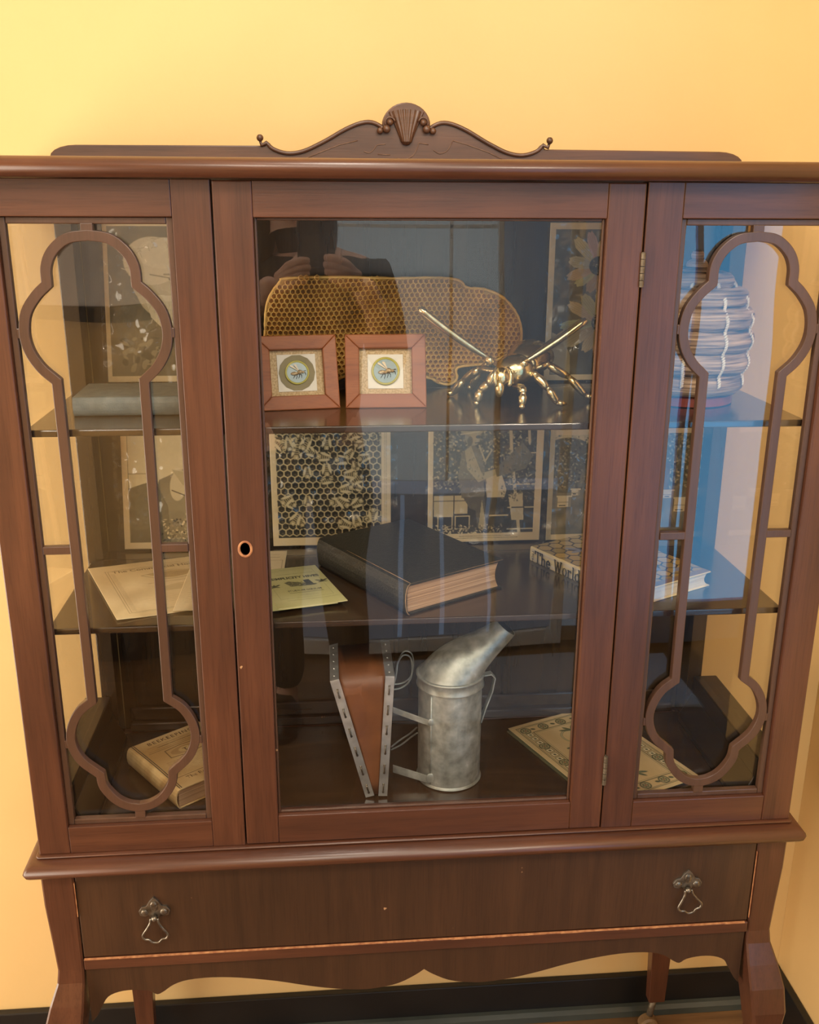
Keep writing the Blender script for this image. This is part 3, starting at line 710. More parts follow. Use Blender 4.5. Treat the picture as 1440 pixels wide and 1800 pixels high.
# legs
for s in (-1, 1):
    prof = [(ZC-.0005, .0, .5030, .4612, 0), (-.08, 0, .5025, .4612, 0), (-.14, 0, .4985, .4615, 0), (-.185, .000, .4960, .4618, 0), (-.205, -.002, .4985, .4625, 0),
            (-.235, -.012, .5090, .4640, 0), (-.27, -.022, .5185, .4670, 0), (-.31, -.027, .5235, .4730, .002), (-.36, -.024, .5215, .4800, .006), (-.42, -.013, .5120, .4790, .008),
            (-.49, .000, .5000, .4720, .008), (-.55, .006, .4960, .4680, .007), (-.585, .004, .4990, .4650, .004), (-.605, .000, .5050, .4600, .004), (-.615, .0, .5050, .4600, .004)]
    rings = []
    for z, yf, xo, xi, q in prof:
        d = (xo-xi); yb = yf+d*1.02
        lo, hi = (xi, xo); c = .0025+q*.6
        ring = [(lo+c, yf), (hi-c, yf), (hi, yf+c), (hi, yb-c), (hi-c, yb), (lo+c, yb), (lo, yb-c), (lo, yf+c)]
        rings.append([(s*x, y, z) for x, y in ring])
    L = MB().loft(rings).build('front_leg', W_V, CAB, bevel=0)
    MB().tube([(s*.470, .022, -.6325), (s*.495, .022, -.6325)], .0165, 20).build('caster', W_D, L, smooth=False)
    rr = [(ZC-.0005, .0), (-.20, .0), (-.34, .0), (-.50, .006), (-.585, .009)]
    rings = [[(s*(.4740-q*.3), .272+q, z), (s*(.4330+q), .272+q, z), (s*(.4330+q), .300, z), (s*(.4740-q*.3), .300, z)] for z, q in rr]
    L = MB().loft(rings).build('rear_leg', W_V, CAB, bevel=.001)
    MB().tube([(s*.450-.006, .272, -.6325), (s*.450-.006, .275, -.6325), (s*.450-.006, .290, -.6325), (s*.450-.006, .293, -.6325)], [.013, .0168, .0168, .013], 24).build('caster', noisy('caster_wood', (.13, .075, .03), (.22, .13, .06), bump=.1), L, smooth=False)
    MB().tube([(s*.452, .287, -.584), (s*.450-.003, .286, -.618)], .006, 10).build('caster_stem', STEELH, L, smooth=True)

# ================================================================== PRINTS
PAP = (.74, .575, .345); INK = (.035, .030, .022); MIDT = (.26, .20, .115); LTT = (.74, .59, .35)
S_PX = 1250.0      # canvas pixels per metre
def canv(w, h, col=PAP): return Cv(int(w*S_PX), int(h*S_PX), col)
def bee_p(cv, x, y, L, a):
    c, n = math.cos(a), math.sin(a); P = lambda u, v: (x+u*c-v*n, y+u*n+v*c)
    for q in (-1, 1):
        for k in (-.25, .05, .3): cv.line(P(k*L, 0), P((k*1.5+.05)*L, q*.42*L), 1.3, INK)
    cv.ell(*P(-.20*L, 0), .34*L, .17*L, (.42, .33, .18), a)
    for k in (-.38, -.26, -.14, -.02): cv.line(P(k*L, -.14*L), P(k*L, .14*L), 1.6, INK)
    cv.ell(*P(.18*L, 0), .16*L, .15*L, (.50, .40, .22), a); cv.ell(*P(.38*L, 0), .10*L, .12*L, INK, a); cv.ell(*P(.18*L, -.02*L), .07*L, .06*L, (.7, .58, .36), a)
    for q in (-1, 1): cv.ell(*P(-.20*L, q*.19*L), .34*L, .085*L, (.70, .58, .35), a+q*.22)
def print_bees():
    cv = canv(.178, .225); x0, y0, x1, y1 = 11, 11, cv.w-18, cv.h-16
    cv.rect(x0, y0, x1, y1, INK)
    R = 7.6; dx = R*math.sqrt(3); row = 0; y = y0+3
    while y < y1:
        x = x0+(dx/2 if row % 2 else 0)
        while x < x1:
            if x0+4 < x < x1-4 and y0+4 < y < y1-4:
                pts = [(x+R*math.cos(PI/6+k*PI/3), y+R*math.sin(PI/6+k*PI/3)) for k in range(7)]
                cv.pl(pts, 1.7, (.62, .50, .28)); cv.ell(x, y, R*.62, R*.62, (.018, .016, .012)); cv.ell(x+1, y+2, 2.6, 1.6, (.09, .07, .045))
            x += dx
        y += R*1.5; row += 1
    for _ in range(46):
        t = nr.rand()**1.25; x = nr.uniform(x0+10, x1-10); y = y0+12+t*(y1-y0-30)
        bee_p(cv, x, y, nr.uniform(24, 33), nr.uniform(0, 6.28))
    cv.speck(x0, y0, x1, y0+70, 260, [INK, (.5, .4, .22), (.25, .2, .1)], (1, 4))
    for m_ in (0, 1):
        cv.rect(0, 0, x0-1, cv.h, PAP); cv.rect(x1+1, 0, cv.w, cv.h, PAP); cv.rect(0, y1+1, cv.w, cv.h, PAP)
    cv.greek(0, 0, 0, 0, 1, INK)
    for k in range(2):
        yy = 60
        while yy < cv.h-30:
            L = nr.uniform(3, 8); cv.line((x1+6+k*3, yy), (x1+6+k*3, yy+L), .9, MIDT, .7); yy += L+2
    return cv
def box_hive(cv, x, y, w_, h, c=LTT):
    cv.rect(x, y, x+w_, y+h, c); cv.rect(x-2, y-3, x+w_+2, y, (.72, .6, .36)); cv.pl([(x, y+h*.5), (x+w_, y+h*.5)], 1.2, MIDT); cv.rect(x+w_*.8, y, x+w_, y+h, (.36, .28, .15)); cv.rect(x+3, y+h-4, x+w_*.6, y+h-2, INK)
def print_man():
    cv = canv(.174, .225); x0, y0, x1, y1 = 10, 10, cv.w-14, cv.h-17; W, H = x1-x0, y1-y0
    cv.rect(x0, y0, x1, y1, (.05, .042, .03))
    cv.speck(x0, y0, x1, y0+H*.66, 1500, [(.03, .026, .02), (.12, .1, .06), (.30, .25, .14), (.55, .45, .26), (.09, .08, .05)], (1, 3.4))
    cv.rect(x0+2, y0+H*.70, x0+W*.2, y0+H*.86, (.62, .5, .29)); cv.rect(x0+W*.21, y0+H*.70, x0+W*.34, y0+H*.84, (.6, .48, .27))
    cv.pl([(x0+2, y0+H*.74), (x0+W*.34, y0+H*.74)], 1.5, INK)
    for bxx in (.05, .22):
        cv.rect(x0+W*bxx, y0+H*.86, x0+W*(bxx+.14), y0+H*.96, INK); cv.pl([(x0+W*bxx, y0+H*.86), (x0+W*(bxx+.14), y0+H*.86), (x0+W*(bxx+.14), y0+H*.96), (x0+W*bxx, y0+H*.96), (x0+W*bxx, y0+H*.86)], 1.8, LTT)
    cv.poly([(x0+W*.50, y0+H*.56), (x0+W*.66, y0+H*.52), (x0+W*.72, y0+H*.66), (x0+W*.70, y0+H*.72), (x0+W*.52, y0+H*.72)], (.63, .51, .3))
    cv.rect(x0+W*.56, y0+H*.73, x0+W*.72, y0+H*.88, INK); cv.pl([(x0+W*.56, y0+H*.86), (x0+W*.74, y0+H*.86)], 2.5, LTT)
    # ladder / trellis
    cv.pl([(x0+W*.72, y0), (x0+W*.76, y0+H*.4), (x0+W*.86, y0+H)], 6, (.62, .5, .3)); cv.pl([(x0+W*.90, y0), (x0+W*.93, y0+H*.3)], 5, (.6, .48, .28))
    for yy in (.18, .38, .62, .80, .97): cv.line((x0+W*.74, y0+H*yy), (x1, y0+H*yy), 2.2, (.66, .54, .32))
    cv.poly([(x0+W*.74, y0+H*.70), (x0+W*.88, y0+H*.68), (x0+W*.90, y0+H*.9), (x0+W*.78, y0+H*.9)], (.60, .48, .28))
    cv.line((x0+W*.78, y0+H*.8), (x0+W*.9, y0+H*.8), 2.5, INK)
    # figure: jacket, raised arms, trousers
    J = (.20, .165, .10); JL = (.46, .38, .22)
    cv.poly([(x0+W*.27, y0+H*.38), (x0+W*.36, y0+H*.30), (x0+W*.46, y0+H*.36), (x0+W*.52, y0+H*.60), (x0+W*.50, y0+H*.72), (x0+W*.28, y0+H*.72), (x0+W*.24, y0+H*.55)], J)
    cv.poly([(x0+W*.30, y0+H*.36), (x0+W*.36, y0+H*.32), (x0+W*.42, y0+H*.44), (x0+W*.47, y0+H*.53), (x0+W*.60, y0+H*.50), (x0+W*.62, y0+H*.54), (x0+W*.44, y0+H*.60), (x0+W*.33, y0+H*.50)], JL)
    cv.poly([(x0+W*.60, y0+H*.50), (x0+W*.86, y0+H*.30), (x0+W*.97, y0+H*.40), (x0+W*.90, y0+H*.50), (x0+W*.62, y0+H*.56)], (.17, .14, .085))
    cv.poly([(x0+W*.29, y0+H*.71), (x0+W*.50, y0+H*.71), (x0+W*.54, y0+H*.95), (x0+W*.44, y0+H*.95), (x0+W*.42, y0+H*.82), (x0+W*.36, y0+H*.80)], (.13, .108, .07))
    cv.poly([(x0+W*.48, y0+H*.73), (x0+W*.53, y0+H*.95), (x0+W*.50, y0+H*.98), (x0+W*.45, y0+H*.96)], (.52, .43, .25))
    cv.ell(x0+W*.375, y0+H*.255, 15, 17, (.30, .25, .15)); cv.ell(x0+W*.39, y0+H*.275, 9, 11, (.42, .34, .2)); cv.ell(x0+W*.43, y0+H*.255, 5, 3, INK); cv.line((x0+W*.40, y0+H*.30), (x0+W*.45, y0+H*.295), 2, INK); cv.ell(x0+W*.35, y0+H*.285, 5, 9, (.12, .1, .06)); cv.line((x0+W*.30, y0+H*.225), (x0+W*.46, y0+H*.21), 3, (.1, .085, .05))
    cv.ell(x0+W*.36, y0+H*.205, 22, 9, (.42, .35, .2), .1); cv.ell(x0+W*.35, y0+H*.175, 15, 10, (.34, .28, .17)); cv.line((x0+W*.26, y0+H*.235), (x0+W*.44, y0+H*.215), 2.5, (.6, .5, .3))
    cv.pl([(x0+W*.44, y0+H*.32), (x0+W*.50, y0+H*.44), (x0+W*.56, y0+H*.36)], 3, (.55, .45, .27)); cv.line((x0+W*.50, y0+H*.60), (x0+W*.56, y0+H*.95), 3, INK)
    cv.speck(x0+W*.26, y0+H*.36, x0+W*.50, y0+H*.70, 70, [(.13, .11, .065), (.34, .28, .16)], (.8, 2.4)); cv.speck(x0+W*.60, y0+H*.36, x0+W*.92, y0+H*.50, 40, [(.06, .05, .03), (.28, .23, .13)], (.8, 2.4))
    cv.speck(x0, y0+H*.93, x1*.7, y1, 160, [INK, MIDT, LTT], (1, 3)); cv.speck(x0+W*.66, y0+H*.5, x1, y0+H*.75, 120, [INK, (.2, .16, .09)], (1, 3))
    cv.rect(0, 0, x0-1, cv.h, PAP); cv.rect(x1+1, 0, cv.w, cv.h, PAP); cv.rect(0, y1+1, cv.w, cv.h, PAP)
    cv.greek(x0+50, y1+5, x1-40, 1, 3, INK, 1.2); cv.greek(x0+40, y1+9, x1-30, 1, 3, INK, 1.0)
    return cv
def print_hives():
    cv = canv(.250, .178); x0, y0, x1, y1 = 11, 11, cv.w-15, cv.h-13; W, H = x1-x0, y1-y0
    cv.rect(x0, y0, x1, y1, (.60, .49, .29))
    cv.smooth(x0, y0+H*.36, x1, y1, 3, (.10, .085, .055), (.26, .21, .125), 14)
    cv.ell(x0+W*.08, y0+H*.30, 62, 55, (.10, .085, .05)); cv.ell(x0+W*.30, y0+H*.44, 45, 26, (.13, .11, .065)); cv.ell(x0+W*.78, y0+H*.25, 90, 55, (.10, .09, .05))
    cv.speck(x0, y0, x0+W*.45, y0+H*.55, 420, [(.04, .035, .025), (.22, .18, .1), (.4, .33, .19)], (1, 3.2)); cv.speck(x0+W*.5, y0, x1, y0+H*.55, 700, [(.04, .035, .025), (.22, .18, .1), (.45, .37, .22)], (1, 3.5))
    for k in range(16): cv.line((x0+W*.25+k*9, y0+30), (x0+W*.30+k*9+22, y0), 1.0, (.32, .26, .15), .7)
    cv.poly([(x0+W*.58, y0+H*.30), (x0+W*.68, y0+H*.22), (x0+W*.78, y0+H*.30), (x0+W*.78, y0+H*.58), (x0+W*.58, y0+H*.58)], (.13, .055, .03))
    for (u, v, w_, h_) in ((.03, .62, 26, 20), (.12, .55, 16, 11), (.22, .56, 18, 12), (.27, .66, 34, 30), (.47, .60, 24, 18), (.60, .64, 26, 22), (.75, .58, 20, 14), (.83, .66, 30, 26), (.93, .57, 16, 12)):
        box_hive(cv, x0+W*u, y0+H*v, w_, h_)
    for k in range(7): cv.line((x0+W*(.1+.13*k), y1), (x0+W*(.2+.1*k), y0+H*.8), 1.4, (.09, .075, .045), .6)
    cv.rect(0, 0, x0-1, cv.h, PAP); cv.rect(x1+1, 0, cv.w, cv.h, PAP); cv.rect(0, y1+1, cv.w, cv.h, PAP); cv.rect(0, 0, cv.w, y0-1, PAP)
    return cv
def petal(cv, x, y, a, L, w_, col):
    c, n = math.cos(a), math.sin(a); P = lambda u, v: (x+u*c-v*n, y+u*n+v*c)
    pts = [P(L*.12, -w_*.22), P(L*.45, -w_*.5), P(L*.8, -w_*.5), P(L, -w_*.15), P(L*.96, w_*.1), P(L, w_*.25), P(L*.8, w_*.5), P(L*.45, w_*.5), P(L*.12, w_*.22)]
    cv.poly(pts, col)
    for q in (-.25, -.08, .1, .28): cv.line(P(L*.15, q*w_*.6), P(L*.9, q*w_*1.1), 1.0, tuple(k*.72 for k in col), .8)
def print_flower():
    cv = canv(.172, .226); x0, y0, x1, y1 = 12, 13, cv.w-12, cv.h-12; W, H = x1-x0, y1-y0
    cv.smooth(x0, y0, x1, y1, 8, (.05, .042, .03), (.13, .11, .07), 30)
    cv.poly([(x0, y0+H*.70), (x0+20, y0+H*.74), (x0+34, y0+H*.86), (x0+36, y1), (x0, y1)], (.34, .27, .16))
    for k, (cx, cy, Ls) in enumerate(((x0+W*.42, y0+H*.24, 62), (x0+W*.47, y0+H*.63, 78))):
        for j in range(13):
            a = j*2*PI/13+.25*k+nr.uniform(-.12, .12); L = Ls*nr.uniform(.78, 1.08)
            petal(cv, cx, cy, a, L, nr.uniform(17, 24), tuple(c*nr.uniform(.7, 1.05) for c in (.56, .44, .26)))
        cv.ell(cx, cy, 19, 17, (.045, .038, .027)); cv.speck(cx-16, cy-14, cx+16, cy+14, 90 if k else 20, [(.5, .42, .27), (.1, .08, .05), (.25, .2, .12)], (.8, 2))
    cv.line((x0+W*.48, y0+H*.8), (x0+W*.46, y1), 6, (.45, .36, .2))
    cv.rect(0, 0, x0-1, cv.h, PAP); cv.rect(x1+1, 0, cv.w, cv.h, PAP); cv.rect(0, y1+1, cv.w, cv.h, PAP); cv.rect(0, 0, cv.w, y0-1, PAP)
    return cv
def print_elder():
    cv = canv(.172, .218); x0, y0, x1, y1 = 9, 8, cv.w-10, cv.h-12; W, H = x1-x0, y1-y0
    cv.smooth(x0, y0, x1, y1, 4, (.14, .115, .07), (.22, .18, .11), 34)
    cv.poly([(x0+W*.24, y0+H*.96), (x0+W*.30, y0+H*.70), (x0+W*.52, y0+H*.60), (x0+W*.9, y0+H*.64), (x1, y1), (x0+W*.2, y1)], (.16, .13, .08))   # coat
    cv.ell(x0+W*.45, y0+H*.36, 46, 60, (.50, .40, .24)); cv.ell(x0+W*.37, y0+H*.22, 48, 40, (.62, .51, .33)); cv.ell(x0+W*.47, y0+H*.17, 44, 26, (.66, .55, .36))   # head and hair
    cv.ell(x0+W*.25, y0+H*.40, 9, 14, (.44, .35, .21)); cv.ell(x0+W*.26, y0+H*.40, 4, 8, (.22, .17, .1))
    cv.poly([(x0+W*.29, y0+H*.44), (x0+W*.71, y0+H*.46), (x0+W*.69, y0+H*.62), (x0+W*.51, y0+H*.72), (x0+W*.35, y0+H*.60)], (.64, .54, .36))  # beard
    cv.poly([(x0+W*.61, y0+H*.34), (x0+W*.73, y0+H*.44), (x0+W*.63, y0+H*.47)], (.56, .46, .28)); cv.ell(x0+W*.55, y0+H*.34, 8, 3.5, (.12, .09, .06)); cv.line((x0+W*.47, y0+H*.31), (x0+W*.63, y0+H*.31), 3, (.35, .28, .17))
    cv.line((x0+W*.55, y0+H*.50), (x0+W*.67, y0+H*.49), 2.5, (.14, .1, .06)); cv.line((x0+W*.35, y0+H*.31), (x0+W*.53, y0+H*.335), 2, (.3, .24, .15))
    for k in range(90):
        a = nr.uniform(PI*.9, 2.05*PI); r = nr.uniform(.6, 1); x = x0+W*.39+50*r*math.cos(a); y = y0+H*.25+46*r*math.sin(a)
        cv.line((x, y), (x+nr.uniform(-10, 4), y+nr.uniform(-4, 9)), 1.1, (.74, .64, .44) if k % 2 else (.38, .3, .18), .6)
    for k in range(60):
        x = nr.uniform(x0+W*.33, x0+W*.69); y = nr.uniform(y0+H*.48, y0+H*.64); cv.line((x, y), (x+nr.uniform(-4, 2), y+nr.uniform(5, 12)), 1.1, (.76, .66, .46) if k % 2 else (.42, .34, .2), .6)
    cv.speck(x0+W*.1, y0+H*.72, x0+W*.6, y1-10, 60, [(.3, .25, .15), (.12, .1, .06)], (2, 9))
    cv.rect(0, 0, x0-1, cv.h, PAP); cv.rect(x1+1, 0, cv.w, cv.h, PAP); cv.rect(0, y1+1, cv.w, cv.h, PAP)
    return cv
def print_keeper():
    cv = canv(.172, .218); x0, y0, x1, y1 = 12, 9, cv.w-10, cv.h-14; W, H = x1-x0, y1-y0
    cv.smooth(x0, y0, x1, y1, 14, (.16, .13, .08), (.30, .25, .15), 26)
    cv.poly([(x0, y0+H*.10), (x0+W*.35, y0), (x0+W*.55, y0+H*.18), (x0+W*.64, y0+H*.40), (x0+W*.44, y0+H*.46), (x0+W*.28, y0+H*.52), (x0+W*.22, y0+H*.70), (x0, y0+H*.60)], (.62, .51, .31))
    cv.poly([(x0+W*.50, y0+H*.16), (x0+W*.70, y0+H*.36), (x0+W*.86, y0+H*.40), (x0+W*.86, y0+H*.47), (x0+W*.62, y0+H*.47), (x0+W*.46, y0+H*.38)], (.64, .53, .33))
    cv.poly([(x0+W*.55, y0), (x0+W*.95, y0), (x1, y0+H*.30), (x0+W*.80, y0+H*.34), (x0+W*.62, y0+H*.12)], (.14, .115, .07))
    cv.poly([(x0, y0+H*.58), (x0+W*.24, y0+H*.52), (x0+W*.36, y0+H*.72), (x0+W*.38, y1), (x0, y1)], (.13, .11, .065))
    cv.ell(x0+W*.46, y0+H*.56, 15, 30, (.54, .44, .27), .1); cv.poly([(x0+W*.40, y0+H*.44), (x0+W*.72, y0+H*.50), (x0+W*.80, y0+H*.62), (x0+W*.5, y0+H*.56)], (.42, .34, .2))
    cv.poly([(x0+W*.52, y0+H*.78), (x0+W*.70, y0+H*.64), (x1, y0+H*.60), (x1, y0+H*.92), (x0+W*.62, y0+H*.92)], (.62, .51, .31)); cv.line((x0+W*.55, y0+H*.76), (x1, y0+H*.66), 3, (.74, .63, .4))
    cv.pl([(x0+W*.62, y0+H*.70), (x0+W*.85, y0+H*.52)], 2, (.2, .16, .1))
    cv.pl([(x0, y0+H*.47), (x0+W*.26, y0+H*.47)], 1.5, MIDT); cv.pl([(x0+W*.40, y0+H*.60), (x0+W*.52, y0+H*.64)], 2, INK)
    cv.speck(x0+W*.3, y0+H*.82, x1, y1, 260, [INK, MIDT, LTT, (.4, .33, .2)], (1, 3.4))
    cv.rect(0, 0, x0-1, cv.h, PAP); cv.rect(x1+1, 0, cv.w, cv.h, PAP); cv.rect(0, y1+1, cv.w, cv.h, PAP)
    return cv
def put_print(name, label, cvf, x0, z0, w_, h, lean=.004, sl=(.008, .008), wob=.0010, seed=0, tilt=0.0):
    t = thing(name, label, 'photograph', (x0+w_/2, .309, z0))
    cv = cvf(); cv.a = np.clip(cv.a*1.15, 0, .9)
    f = lambda U, V: wob*np.sin(3*U+seed)*np.cos(2.4*V+seed*1.7)
    sheet('photo_print', cv, (x0+tilt*h, .3060+lean*0, z0+h), (w_, 0, 0), (-tilt*h, 0, -h), t, PRINT, .0005, f)
    # plastic sleeve
    nx, ny = 26, 26; vs_ = []; q = random.Random(seed)
    for j in range(ny+1):
        for i in range(nx+1):
            u, v = i/nx, j/ny
            x = x0-sl[0]+u*(w_+sl[0]+sl[1]); z = z0-.0035+v*(h+.003)
            vs_.append((x+tilt*v*h, .3042-.0007*math.sin(7*u+seed)*math.sin(5*v)-q.uniform(0, .0006), z))
    fs = [(j*(nx+1)+i, j*(nx+1)+i+1, (j+1)*(nx+1)+i+1, (j+1)*(nx+1)+i) for j in range(ny) for i in range(nx)]
    MB().add(vs_, fs).build('plastic_sleeve', SLEEVE, t, smooth=True)
    return t
put_print('bee_photograph', 'sepia photograph of many bees on honeycomb, behind left side of black book', print_bees, -.2042, .3052, .178, .225, seed=1, sl=(.012, .010))
put_print('beekeeper_photograph', 'sepia photograph of beekeeper in hat lifting a branch, behind the black book', print_man, .0300, .3052, .174, .225, seed=2, sl=(.004, .018))
put_print('apiary_photograph', 'wide sepia photograph of white hives in a row under trees, right on middle shelf', print_hives, .2140, .3045, .250, .1745, seed=3)
put_print('daisy_photograph', 'sepia photograph of two large daisies at the right of the top shelf', print_flower, .1990, .5540, .172, .2225, seed=4, sl=(.004, .004))
put_print('elderly_man_photograph', 'sepia portrait of white-bearded elderly man at the left of the top shelf', print_elder, -.4270, .5575, .172, .218, seed=5, sl=(.006, .004), tilt=.045)
put_print('hive_inspection_photograph', 'sepia photograph of person in white shirt tending a hive, left on middle shelf', print_keeper, -.4250, .3058, .172, .218, seed=6, sl=(.012, .004), tilt=.045)

# ================================================================== HONEYCOMB
def honeycomb():
    t = thing('honeycomb', 'large amber slab of honeycomb leaning at the back of the top shelf', 'honeycomb', (-.02, .29, .553))
    out = [(-.2016, .6329), (-.1997, .6601), (-.1935, .6793), (-.1797, .6976), (-.1695, .7029), (-.0956, .7043), (-.0251, .7027), (.0301, .7033), (.0659, .7002), (.0781, .6900), (.1022, .6877), (.1266, .6783),
           (.1433, .6626), (.1537, .6451), (.1578, .6228), (.152, .6051), (.1133, .5850), (.0683, .5790), (.067, .5627), (.0564, .5545), (.04, .5575), (.0236, .5650), (-.03, .5690), (-.0818, .5700), (-.1059, .5640), (-.1296, .5750), (-.2011, .5855)]
    out = catmull(out, 4, True); n = len(out)
    P = np.array(out)
    def inside(x, z):
        c = False
        for i in range(n):
            x1, z1 = out[i]; x2, z2 = out[(i+1) % n]
            if (z1 > z) != (z2 > z) and x < (x2-x1)*(z-z1)/(z2-z1)+x1: c = not c
        return c
    Y0 = .2745; yb = .2890
    m = MB(); m.hexa([(x, Y0+.0080, z) for x, z in out], [(x, yb, z) for x, z in out])
    m.build('wax_slab', WAX, t)
    m = MB(); R = .00415; dx = R*math.sqrt(3); row = 0; z = .552; fl = MB()
    while z < .712:
        x = -.206+(dx/2 if row % 2 else 0)
        while x < .162:
            # gentle curving of the comb rows
            X = x+.0016*math.sin(z*55); Z = z+.004*math.sin(x*16+1)
            if inside(X, Z) and min(np.hypot(P[:, 0]-X, P[:, 1]-Z)) > .0034:
                dpt = .0012*math.sin(x*30)*math.cos(z*40); y = Y0+dpt; jr = nr.uniform(-.0003, .0003)
                Hx = lambda r, yy, k: (X+r*math.cos(PI/6+k*PI/3)+jr, yy, Z+r*math.sin(PI/6+k*PI/3))
                a = [Hx(R*1.0, y+.0006, k) for k in range(6)]; b = [Hx(R*.80, y, k) for k in range(6)]; c = [Hx(R*.66, y+.0052, k) for k in range(6)]
                m.add(a+b+c, [(k, (k+1) % 6, 6+(k+1) % 6, 6+k) for k in range(6)]+[(6+k, 6+(k+1) % 6, 12+(k+1) % 6, 12+k) for k in range(6)])
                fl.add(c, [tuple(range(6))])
            x += dx
        z += R*1.5; row += 1
    o = m.build('comb_cells', WAX, t); o['kind'] = 'stuff'
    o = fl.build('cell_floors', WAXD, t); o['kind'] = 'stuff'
    # raised torn rim around the edge
    rim = [(x, Y0+.003, z) for x, z in out]+[(out[0][0], Y0+.003, out[0][1])]
    MB().tube(rim, [.0016+.0008*abs(math.sin(k*1.7)) for k in range(len(rim))], 7, False).build('torn_rim', WAX, t, smooth=True)
honeycomb()

# ================================================================== FRAMED BEES
def framed(name, label, base, yaw, w_, h, style):
    t = thing(name, label, 'framed picture', base, 'framed bee medallions')
    th = math.radians(20)
    Rm = Matrix.Rotation(yaw, 4, 'Z') @ Matrix.Rotation(-th, 4, 'X')
    def fin(o):
        o.data.transform(Rm); return o
    bw = .0182; d = .014
    def part(nm, mb, mat, bevel=0, smooth=False):
        me = mb.mesh(nm); me.transform(Rm); return link(nm, me, mat, t, smooth, bevel, local=True)
    x0, x1 = -w_/2, w_/2
    for q in (((x0, 0), (x1, 0), (x1-bw, bw), (x0+bw, bw)), ((x0, h), (x0+bw, h-bw), (x1-bw, h-bw), (x1, h)), ((x0, 0), (x0+bw, bw), (x0+bw, h-bw), (x0, h)), ((x1, 0), (x1, h), (x1-bw, h-bw), (x1-bw, bw))):
        mb = MB().hexa([(x, -.0+(.0 if (x in (x0, x1)) else -.001), z) for x, z in q], [(x, d, z) for x, z in q]); part('frame_rail', mb, FRAMEW, .0012)
    part('backing', MB().box(x0+bw*.8, x1-bw*.8, .0102, .0135, bw*.8, h-bw*.8), LEATHER)
    part('linen_mount', MB().box(x0+bw, x1-bw, .0080, .0100, bw, h-bw), LINEN)
    q = .0245 if style == 1 else .0228
    cx, cz = (.000, h/2+.0005)
    part('white_card', MB().box(cx-q, cx+q, .0068, .0079, cz-q*.97, cz+q*.97), WHITEP)
    if style == 1:
        part('olive_disc', MB().loft([[(cx+.0232*math.cos(a), y, cz+.0232*math.sin(a)) for a in np.linspace(0, 2*PI, 14, endpoint=False)] for y in (.0058, .0067)]), noisy('olive_card', (.20, .16, .06), (.24, .19, .075), bump=.1))
    r = .0155 if style == 1 else .0182
    part('medallion_ring', MB().loft([[(cx+rr*math.cos(a), y, cz+rr*math.sin(a)) for a in np.linspace(0, 2*PI, 40, endpoint=False)] for rr, y in ((r, .0057), (r, .0040), (r*.93, .0032), (r*.86, .0040), (r*.82, .0050), (r*.1, .0051))]), noisy('yellow_green_enamel', (.42, .38, .06), (.55, .50, .10), bump=.05, rough=.3), smooth=True)
    part('blue_field', MB().loft([[(cx+rr*math.cos(a), y, cz+rr*math.sin(a)) for a in np.linspace(0, 2*PI, 40, endpoint=False)] for rr, y in ((r*.86, .0049), (r*.84, .0042), (r*.01, .0042))]), noisy('pale_blue_enamel', (.24, .34, .36), (.30, .40, .42), bump=.05, rough=.3))
    k = r/.0200
    B = MB()
    rotb = Matrix.Rotation(-.12, 3, 'Y')
    B.ball((cx-.004*k, .0030, cz-.002*k), (.0068*k, .0022, .0030*k), 14, 8); B.ball((cx+.0045*k, .0028, cz+.0005*k), (.0042*k, .0022, .0034*k), 12, 8); B.ball((cx+.0098*k, .0030, cz+.0*k), (.0024*k, .0018, .0022*k), 10, 6)
    part('bee_body', B, noisy('brown_gold_bee', (.16, .09, .03), (.70, .56, .34), (260, 260, 260), 1.0, .4, .3, bump=.3), smooth=True)
    Wg = MB(); 
    for (ex, ez) in ((-.0105, .0120), (-.0040, .0135)):
        Wg.prism_xz([(cx+.0035*k, cz+.001*k), (cx+(ex-.001)*k, cz+(ez-.002)*k), (cx+ex*k, cz+ez*k), (cx+(ex+.003)*k, cz+(ez-.001)*k)], .0022+ez*.02, .0030+ez*.02)
    part('bee_wings', Wg, noisy('pale_wing', (.72, .60, .42), (.80, .70, .52), bump=.05))
    Lg = MB()
    for (a, b, c, d2) in ((-.004, -.004, -.007, -.010), (-.001, -.004, -.002, -.011), (.003, -.003, .002, -.010), (.005, -.003, .007, -.009), (.011, .0, .014, -.005), (.010, .001, .0145, .002)):
        Lg.tube([(cx+a*k, .0035, cz+b*k), (cx+(a+c)/2*k+.001, .0030, cz+(b+d2)/2*k+.001*k), (cx+c*k, .0036, cz+d2*k)], .00045*k, 5)
    part('bee_legs', Lg, BLACKI)
    return t
framed('framed_bee', 'wood-framed bee medallion on a dark olive disc, left of the two frames', (-.1530, .1275, .5515), math.radians(8), .1040, .0955, 1)
framed('framed_bee', 'wood-framed bee medallion in a yellow-green ring, right of the two frames', (-.0430, .1320, .5515), math.radians(-1), .1040, .0955, 2)

